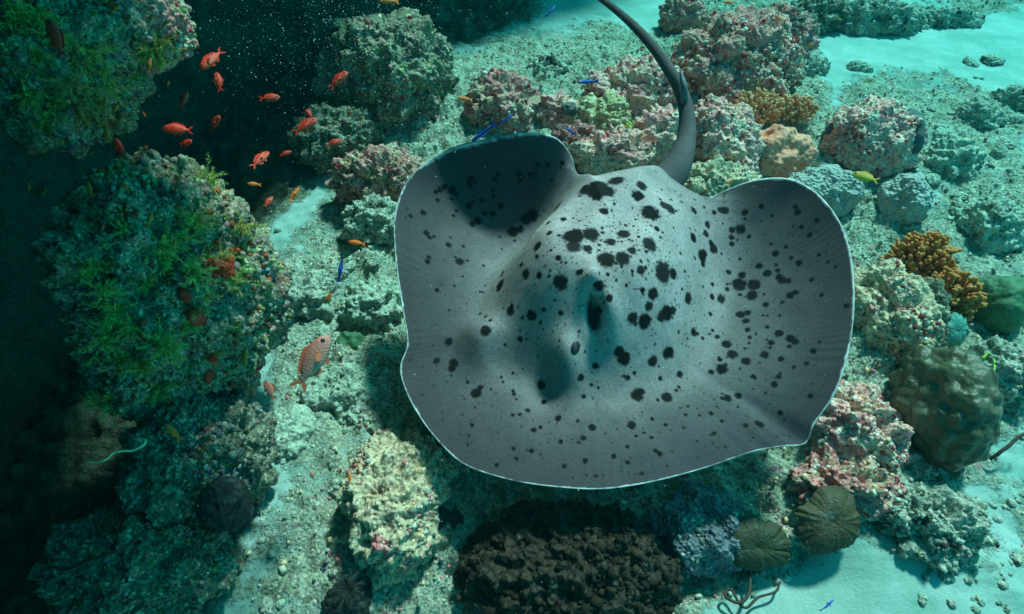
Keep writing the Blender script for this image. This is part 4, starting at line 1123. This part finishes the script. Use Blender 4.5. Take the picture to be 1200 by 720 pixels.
def make_fish(name, label, cat, kind, mb, mf, group=None, fork=0.11, tailz=0.14, bend=0.0):
    K = np.array(PROF[kind])
    S = spline(K, 34)
    th = np.linspace(0, 2 * np.pi, 18, endpoint=False)
    ex = 0.85
    cy = np.sign(np.cos(th)) * np.abs(np.cos(th)) ** ex
    V = np.stack([np.broadcast_to(S[:, :1], (34, 18)), S[:, 3:4] * cy[None], S[:, 1:2] + S[:, 2:3] * np.sin(th)[None]], -1)
    V[..., 1] += bend * (V[..., 0] - 0.2) ** 2 * np.sign(0.2 - V[..., 0])
    F = [tuple(q) for q in grid_faces(34, 18)] + [(i * 18 + 17, (i + 1) * 18 + 17, (i + 1) * 18, i * 18) for i in range(33)]
    root = mk(name, V.reshape(-1, 3), F, mb)
    tag(root, label, cat, group)
    h = K[:, 2].max()
    def add_fin(nm, pts, th_=0.006):
        v, f = fin_mesh(pts, th_)
        v = np.array(v); v[:, 1] += bend * (v[:, 0] - 0.2) ** 2 * np.sign(0.2 - v[:, 0])
        return mk(nm, v, f, mf, root, (0, 0, 0), False)
    xe = K[-1, 0]
    add_fin('tail_fin', [(xe + 0.03, 0.035), (xe - 0.05, tailz * 0.75), (xe - 0.125, tailz), (xe - 0.14 - 0.02, tailz * 0.92), (xe - 0.14 + fork * 0.5, tailz * 0.35), (xe - 0.13 + fork, 0),
                        (xe - 0.14 + fork * 0.5, -tailz * 0.35), (xe - 0.16, -tailz * 0.92), (xe - 0.125, -tailz), (xe - 0.05, -tailz * 0.75), (xe + 0.03, -0.035)])
    sp = []
    n = 9
    zt = np.interp
    Kx, Kz = K[::-1, 0], (K[:, 1] + K[:, 2])[::-1]
    Kb = (K[:, 1] - K[:, 2])[::-1]
    for i in range(n):
        x = 0.22 - 0.44 * i / (n - 1)
        hh = h * (0.38 if i < 5 else 0.30) * (1 if i > 0 else 0.5)
        sp.append((x - 0.025, zt(x, Kx, Kz) + hh)); sp.append((x - 0.045, zt(x - .03, Kx, Kz) + hh * 0.62))
    add_fin('dorsal_fin', [(0.24, zt(0.24, Kx, Kz) - 0.03)] + sp + [(-0.27, zt(-0.27, Kx, Kz) - 0.02)])
    add_fin('anal_fin', [(-0.02, zt(-0.02, Kx, Kb) + 0.03), (-0.08, zt(-0.08, Kx, Kb) - h * 0.42), (-0.16, zt(-0.16, Kx, Kb) - h * 0.36), (-0.25, zt(-.25, Kx, Kb) + 0.01)])
    add_fin('pelvic_fin', [(0.20, zt(0.2, Kx, Kb) + 0.03), (0.12, zt(0.12, Kx, Kb) - h * 0.42), (0.05, zt(0.05, Kx, Kb) - h * 0.36), (0.09, zt(0.09, Kx, Kb) + 0.02)], 0.012)
    D, Fi = ico(3)
    er = h * 0.22 if kind == 'deep' else h * 0.2
    xw = 0.375 if kind == 'deep' else 0.40
    yw = np.interp(xw, Kx, K[::-1, 3])
    for sgn in (-1, 1):
        mk('eye', D * er * np.array([1, 0.55, 1]), Fi, M_EYE, root, (xw, sgn * yw * 0.93, h * 0.22))
        v, f = fin_mesh([(0.20, 0.02), (0.12, 0.05), (0.03, 0.01), (0.06, -0.05), (0.15, -0.04)], 0.004)
        v = np.array(v); v[:, 1] += sgn * (np.interp(0.12, Kx, K[::-1, 3]) + 0.012) + sgn * (0.2 - v[:, 0]) * 0.35
        mk('pectoral_fin', v, f, mf, root, (0, 0, -0.02), False)
    return root
def copy_tree(o, parent=None):
    c = o.copy(); COL.objects.link(c); c.parent = parent
    for ch in o.children: copy_tree(ch, c)
    return c
used = set()
def place(proto, px, py, length_px, heading, depth, label=None, roll=0.0, yaw=None, group=None):
    """heading: direction of the nose in the picture, degrees anticlockwise from the right"""
    o = proto if proto.name not in used else copy_tree(proto)
    used.add(proto.name)
    p = atd(px, py, depth)
    a = math.radians(heading)
    y = math.radians(random.uniform(-25, 25) if yaw is None else yaw)
    f = (RGT * math.cos(a) + UPV * math.sin(a)) * math.cos(y) + FWD * math.sin(y)
    upw = UPV * math.cos(a) - RGT * math.sin(a)
    if upw[2] < -0.05: upw = -upw
    # roll turns the back of the fish towards the lens
    upw = upw * math.cos(roll) - FWD * math.sin(roll)
    z = upw - f * np.dot(upw, f); z /= np.linalg.norm(z)
    yv = np.cross(z, f)
    from mathutils import Matrix
    s = length_px * depth / FPX / max(0.5, math.cos(y))
    Mx = Matrix(((f[0], yv[0], z[0]), (f[1], yv[1], z[1]), (f[2], yv[2], z[2]))).to_4x4()
    o.rotation_euler = Mx.to_euler()
    o.location = p
    o.scale = (s, s, s)
    if label: o['label'] = label
    if group: o['group'] = group
    return o
RED = m_fish('red_fish_skin', (0.80, 0.03, 0.012), (0.90, 0.055, 0.018), (0.90, 0.12, 0.06))
REDF = plain('red_fin', (0.75, 0.04, 0.015), 0.5)
ORA = m_fish('orange_fish_skin', (0.88, 0.13, 0.012), (0.92, 0.18, 0.02), (0.92, 0.26, 0.05))
ORAF = plain('orange_fin', (0.9, 0.20, 0.03), 0.5)
BRN = m_fish('brown_fish_skin', (0.50, 0.15, 0.11), (0.62, 0.22, 0.17), (0.70, 0.32, 0.25))
BRNF = plain('rusty_fin', (0.55, 0.12, 0.05), 0.5)
BLU = m_fish('blue_fish_skin', None, None, None, stripes=[(0.36, (0.20, 0.40, 0.85)), (0.44, (0.01, 0.01, 0.03)), (0.55, (0.01, 0.012, 0.05)), (0.575, (0.10, 0.25, 0.95)), (0.66, (0.01, 0.05, 0.5))])
BLUF = plain('blue_fin', (0.02, 0.06, 0.55), 0.4)
YEL = m_fish('yellow_fish_skin', (0.35, 0.20, 0.02), (0.75, 0.50, 0.03), (0.65, 0.50, 0.12))
YELF = plain('yellow_fin', (0.65, 0.45, 0.05), 0.5)
red = make_fish('red_fish', 'red big eyed fish hovering in front of the dark cave', 'fish', 'deep', RED, REDF)
G1 = 'red fish by the cave'
LR = 'small red fish hovering with others before the dark cave mouth'
for px, py, L, hd, dp, lb in [(208, 152, 34, 178, 2.0, 'red fish hovering sideways just above the pillar top'), (248, 70, 34, 232, 2.4, 'red fish diving head down below the pinkish hanging rock'),
                              (305, 187, 26, 55, 2.2, 'red fish with spread fins rising beside the top of the pillar'), (397, 94, 28, 42, 2.6, 'red fish beside the hazy reef mound'),
                              (65, 45, 40, 100, 1.75, 'large dark red fish tucked among the algae of the hanging rock'), (256, 96, 24, 105, 2.5, LR), (218, 168, 18, 10, 2.1, LR),
                              (316, 115, 24, 5, 2.7, LR), (358, 148, 32, 32, 2.6, LR), (362, 133, 14, 130, 2.7, LR), (215, 118, 22, 70, 2.5, LR), (252, 145, 22, 45, 2.6, LR), (140, 176, 26, 100, 2.2, LR), (163, 188, 20, 95, 2.3, LR), (391, 168, 20, 20, 2.7, LR), (315, 236, 14, 60, 2.3, LR), (335, 180, 14, 20, 2.7, LR)]:
    place(red, px, py, L, hd, dp, lb, group=G1)
ora = make_fish('orange_fish', 'tiny orange fish', 'fish', 'slim', ORA, ORAF, fork=0.02)
LC = 'tiny orange fish in the dark water between the hanging rock and the pillar'
LP = 'tiny orange fish close to the overgrown face of the pillar'
G2 = 'small orange fish'
for px, py, L, hd, dp, lb in [(175, 77, 16, 82, 1.9, LC), (197, 99, 7, 60, 1.9, LC), (123, 121, 15, 80, 1.5, LC), (135, 128, 16, 76, 1.5, LC), (141, 140, 14, 50, 1.6, LC), (118, 146, 9, 140, 1.6, LC),
                              (126, 158, 19, 87, 1.6, LC), (72, 167, 9, 60, 1.6, LC), (107, 180, 9, 40, 1.7, LC), (169, 134, 7, 300, 1.9, LC), (105, 222, 21, 115, 1.5, LC), (98, 187, 6, 10, 1.7, LC), (34, 220, 12, 70, 1.6, LC), (52, 226, 12, 80, 1.7, LC),
                              (147, 219, 16, 125, 1.45, LP), (175, 257, 18, 72, 1.45, LP), (204, 285, 12, 85, 1.45, LP), (219, 319, 13, 75, 1.4, LP), (278, 380, 13, 38, 1.45, LP), (287, 418, 24, 88, 1.5, LP),
                              (203, 507, 26, 120, 1.45, LP), (178, 327, 12, 5, 1.4, LP), (276, 343, 11, 20, 1.45, LP), (120, 268, 11, 85, 1.5, LP), (298, 216, 16, 175, 1.9, LP),
                              (135, 10, 18, 30, 1.45, 'small orange fish over the top of the pinkish hanging rock'), (195, 27, 14, 40, 1.5, 'small orange fish over the top of the pinkish hanging rock'), (177, 22, 13, 60, 1.5, 'small orange fish over the top of the pinkish hanging rock'),
                              (345, 228, 20, 60, 2.0, 'bright yellow orange fish rising in the gully by the pillar top'), (418, 285, 22, 172, 1.9, 'slim orange fish gliding beside the left wing of the ray'),
                              (385, 349, 18, 235, 1.8, 'orange fish with a yellow flank below the blue striped one in the gully'), (410, 561, 12, 90, 1.75, 'small orange fish over the pale speckled mound'),
                              (913, 22, 13, 150, 3.6, 'orange fish above the small purplish boulder'), (545, 116, 18, 175, 3.2, 'dull orange fish beside the hazy round boulder'), (455, 1, 26, 178, 3.0, 'orange red fish in the blue water above the bubbles'),
                              (855, 3, 14, 170, 4.0, 'yellow orange fish over the far dim boulder'), (950, 53, 10, 30, 3.6, 'small orange fish at the sand edge behind the big knobbly boulder'), (855, 214, 9, 60, 2.3, 'tiny orange fish against the cream rock by the tail root'), (755, 160, 10, 30, 2.4, 'tiny orange fish by the yellow green feather star')]:
    place(ora, px, py, L, hd, dp, lb, group=G2)
brn = make_fish('brown_fish', 'pale brown fish with rusty tail above the sand beside the pillar', 'fish', 'deep', BRN, BRNF, bend=0.05)
place(brn, 367, 424, 70, 63, 1.75, yaw=10, roll=0.35)
place(brn, 316, 457, 26, 130, 1.8, 'small brown fish half hidden at the pillar foot')
blu = make_fish('blue_wrasse', 'slim blue fish', 'fish', 'long', BLU, BLUF, fork=0.0, tailz=0.08, bend=0.25)
G3 = 'slim blue striped fish'
for px, py, L, hd, dp, lb in [(566, 156, 34, 214, 2.05, 'blue striped fish just above the curled wing edge, the larger of two'), (595, 139, 19, 40, 2.3, 'smaller blue striped fish above the curled wing edge'),
                              (688, 96, 24, 190, 2.6, 'blue fish over the hazy low boulder'), (646, 13, 17, 50, 3.2, 'blue fish in the blue water near the tail tip'),
                              (399, 317, 28, 80, 1.9, 'blue striped fish swimming in the gully beside the left wing'), (669, 154, 16, 145, 2.3, 'small blue fish in front of the maroon crusted rock'),
                              (970, 710, 20, 40, 1.75, 'dark blue fish over the sand below the leather corals'), (305, 317, 20, 175, 1.95, 'dim blue fish in the shade beside the pillar')]:
    place(blu, px, py, L, hd, dp, lb, roll=0.5, group=G3)
yel = make_fish('yellow_fish', 'small yellow brown fish resting beside the honeycomb coral', 'fish', 'deep', YEL, YELF)
place(yel, 1014, 208, 27, 155, 2.2)

# ------------------------------------------------------------------ rubble, suspended specks
inview = np.where((GX > -2.2) & (GX < 4.4) & (GY > 0.35) & (GY < 5.5) & (GR > 0.28))[0]
pr = GR[inview] ** 1.5 * (1.001 - cave(GX[inview], GY[inview]))
ii = rng.choice(inview, 14000, p=pr / pr.sum())
P = np.stack([GX[ii] + rng.uniform(-.006, .006, len(ii)), GY[ii] + rng.uniform(-.006, .006, len(ii)), GZ[ii]], -1)
Rr = rng.uniform(0.003, 0.010, len(ii)) * rng.uniform(0.6, 1.25, len(ii))
rb = blobs('coral_rubble', P, np.tile([0, 0, 1.0], (len(ii), 1)), Rr, PAL_PALE + PAL_WARM[:3])
tag(rb, 'loose coral rubble and growth covering the reef floor', 'rubble', kind='stuff')

stones = []
for k in range(6):
    D, F = ico(5)
    V = D * np.array([1, random.uniform(.5, .9), random.uniform(.35, .6)])
    V = V * (1 + 0.55 * fbm(V + k * 5, 1.7, 4, k, 0.6) + 0.30 * fbm(V + k, 6, 3, k, 0.6, True))[:, None]
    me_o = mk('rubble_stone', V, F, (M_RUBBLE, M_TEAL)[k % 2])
    stones.append(me_o)
first = set()
def stone(px, py, s_px, lb, grp):
    q = at(px, py, 0.0)
    z = gz(q[0], q[1])
    q = at(px, py, z); z = gz(q[0], q[1])
    k = random.randrange(6)
    if k in first:
        o = stones[k].copy(); COL.objects.link(o)
    else:
        o = stones[k]; first.add(k)
    s = s_px * depth_of(q) / FPX
    o.location = (q[0], q[1], z + s * 0.02)
    o.scale = (s, s, s)
    o.rotation_euler = (random.uniform(-.3, .3), random.uniform(-.3, .3), random.uniform(0, 6.28))
    tag(o, lb, 'stone', grp)
for k in range(90):
    t = random.random()
    px = random.uniform(990, 1195); py = random.uniform(70, 330)
    if px < 1080 and 110 < py < 330 or (1040 < px < 1160 and 255 < py): continue
    stone(px, py, random.choice([3, 4, 5, 7, 9, 12]), 'small grey stone strewn on the bright sand slope', 'stones on the bright sand')
for k in range(45):
    px = random.uniform(1080, 1195); py = random.uniform(560, 715)
    stone(px, py, random.choice([3, 4, 5, 6, 8]), 'small stone on the sand below the lobed coral head', 'stones on the lower sand')
for k in range(60):
    px = random.uniform(300, 450); py = random.uniform(270, 715)
    stone(px, py, random.choice([3, 4, 5, 6, 8, 10]), 'small stone on the rubble floor between pillar and ray', 'stones in the gully')

M_SPECK = plain('suspended_speck', (0.75, 0.78, 0.75), 0.4)
nS = 1550
D, F = ico(1)
px = np.concatenate([rng.normal(400, 90, 1400), rng.uniform(200, 1200, 150)])
py = np.concatenate([np.abs(rng.normal(40, 75, 1400)), rng.uniform(0, 720, 150)])
dp = np.concatenate([rng.uniform(1.3, 2.5, 1400), rng.uniform(0.9, 1.5, 150)])
Pp = CAM + (FWD[None] + RGT[None] * ((px - 600) / FPX)[:, None] + UPV[None] * ((360 - py) / FPX)[:, None]) * dp[:, None]
sr = dp / FPX * rng.choice([0.22, 0.32, 0.45, 0.7], nS, p=[.5, .3, .15, .05])
V = (D[None] * sr[:, None, None] + Pp[:, None]).reshape(-1, 3)
spk = mk('suspended_particles', V, (F[None] + (np.arange(nS) * len(D))[:, None, None]).reshape(-1, 3), M_SPECK)
tag(spk, 'fine bright specks and bubbles drifting in the water', 'particles', kind='stuff')

# ------------------------------------------------------------------ the water itself
bx0, bx1, by0, by1, bz0, bz1 = -14.6, 14.6, -12.2, 15.2, -1.6, 3.75
V = [(x, y, z) for x in (bx0, bx1) for y in (by0, by1) for z in (bz0, bz1)]
F = [(0, 1, 3, 2), (4, 6, 7, 5), (0, 4, 5, 1), (2, 3, 7, 6), (0, 2, 6, 4), (1, 5, 7, 3)]
hz = mk('haze', V, F, None, smooth=False)
hm = bpy.data.materials.new('sea_water_haze')
hm.use_nodes = True
hm.node_tree.nodes.clear()
ho = hm.node_tree.nodes.new('ShaderNodeOutputMaterial')
hv = hm.node_tree.nodes.new('ShaderNodeVolumePrincipled')
hv.inputs['Color'].default_value = (0.002, 0.024, 0.027, 1)
hv.inputs['Density'].default_value = 0.17
hv.inputs['Absorption Color'].default_value = (0.0, 0.95, 0.96, 1)
hm.node_tree.links.new(hv.outputs[0], ho.inputs['Volume'])
hz.data.materials.append(hm)
tag(hz, kind='stuff', label='clear blue green sea water filling the whole scene', cat='water')
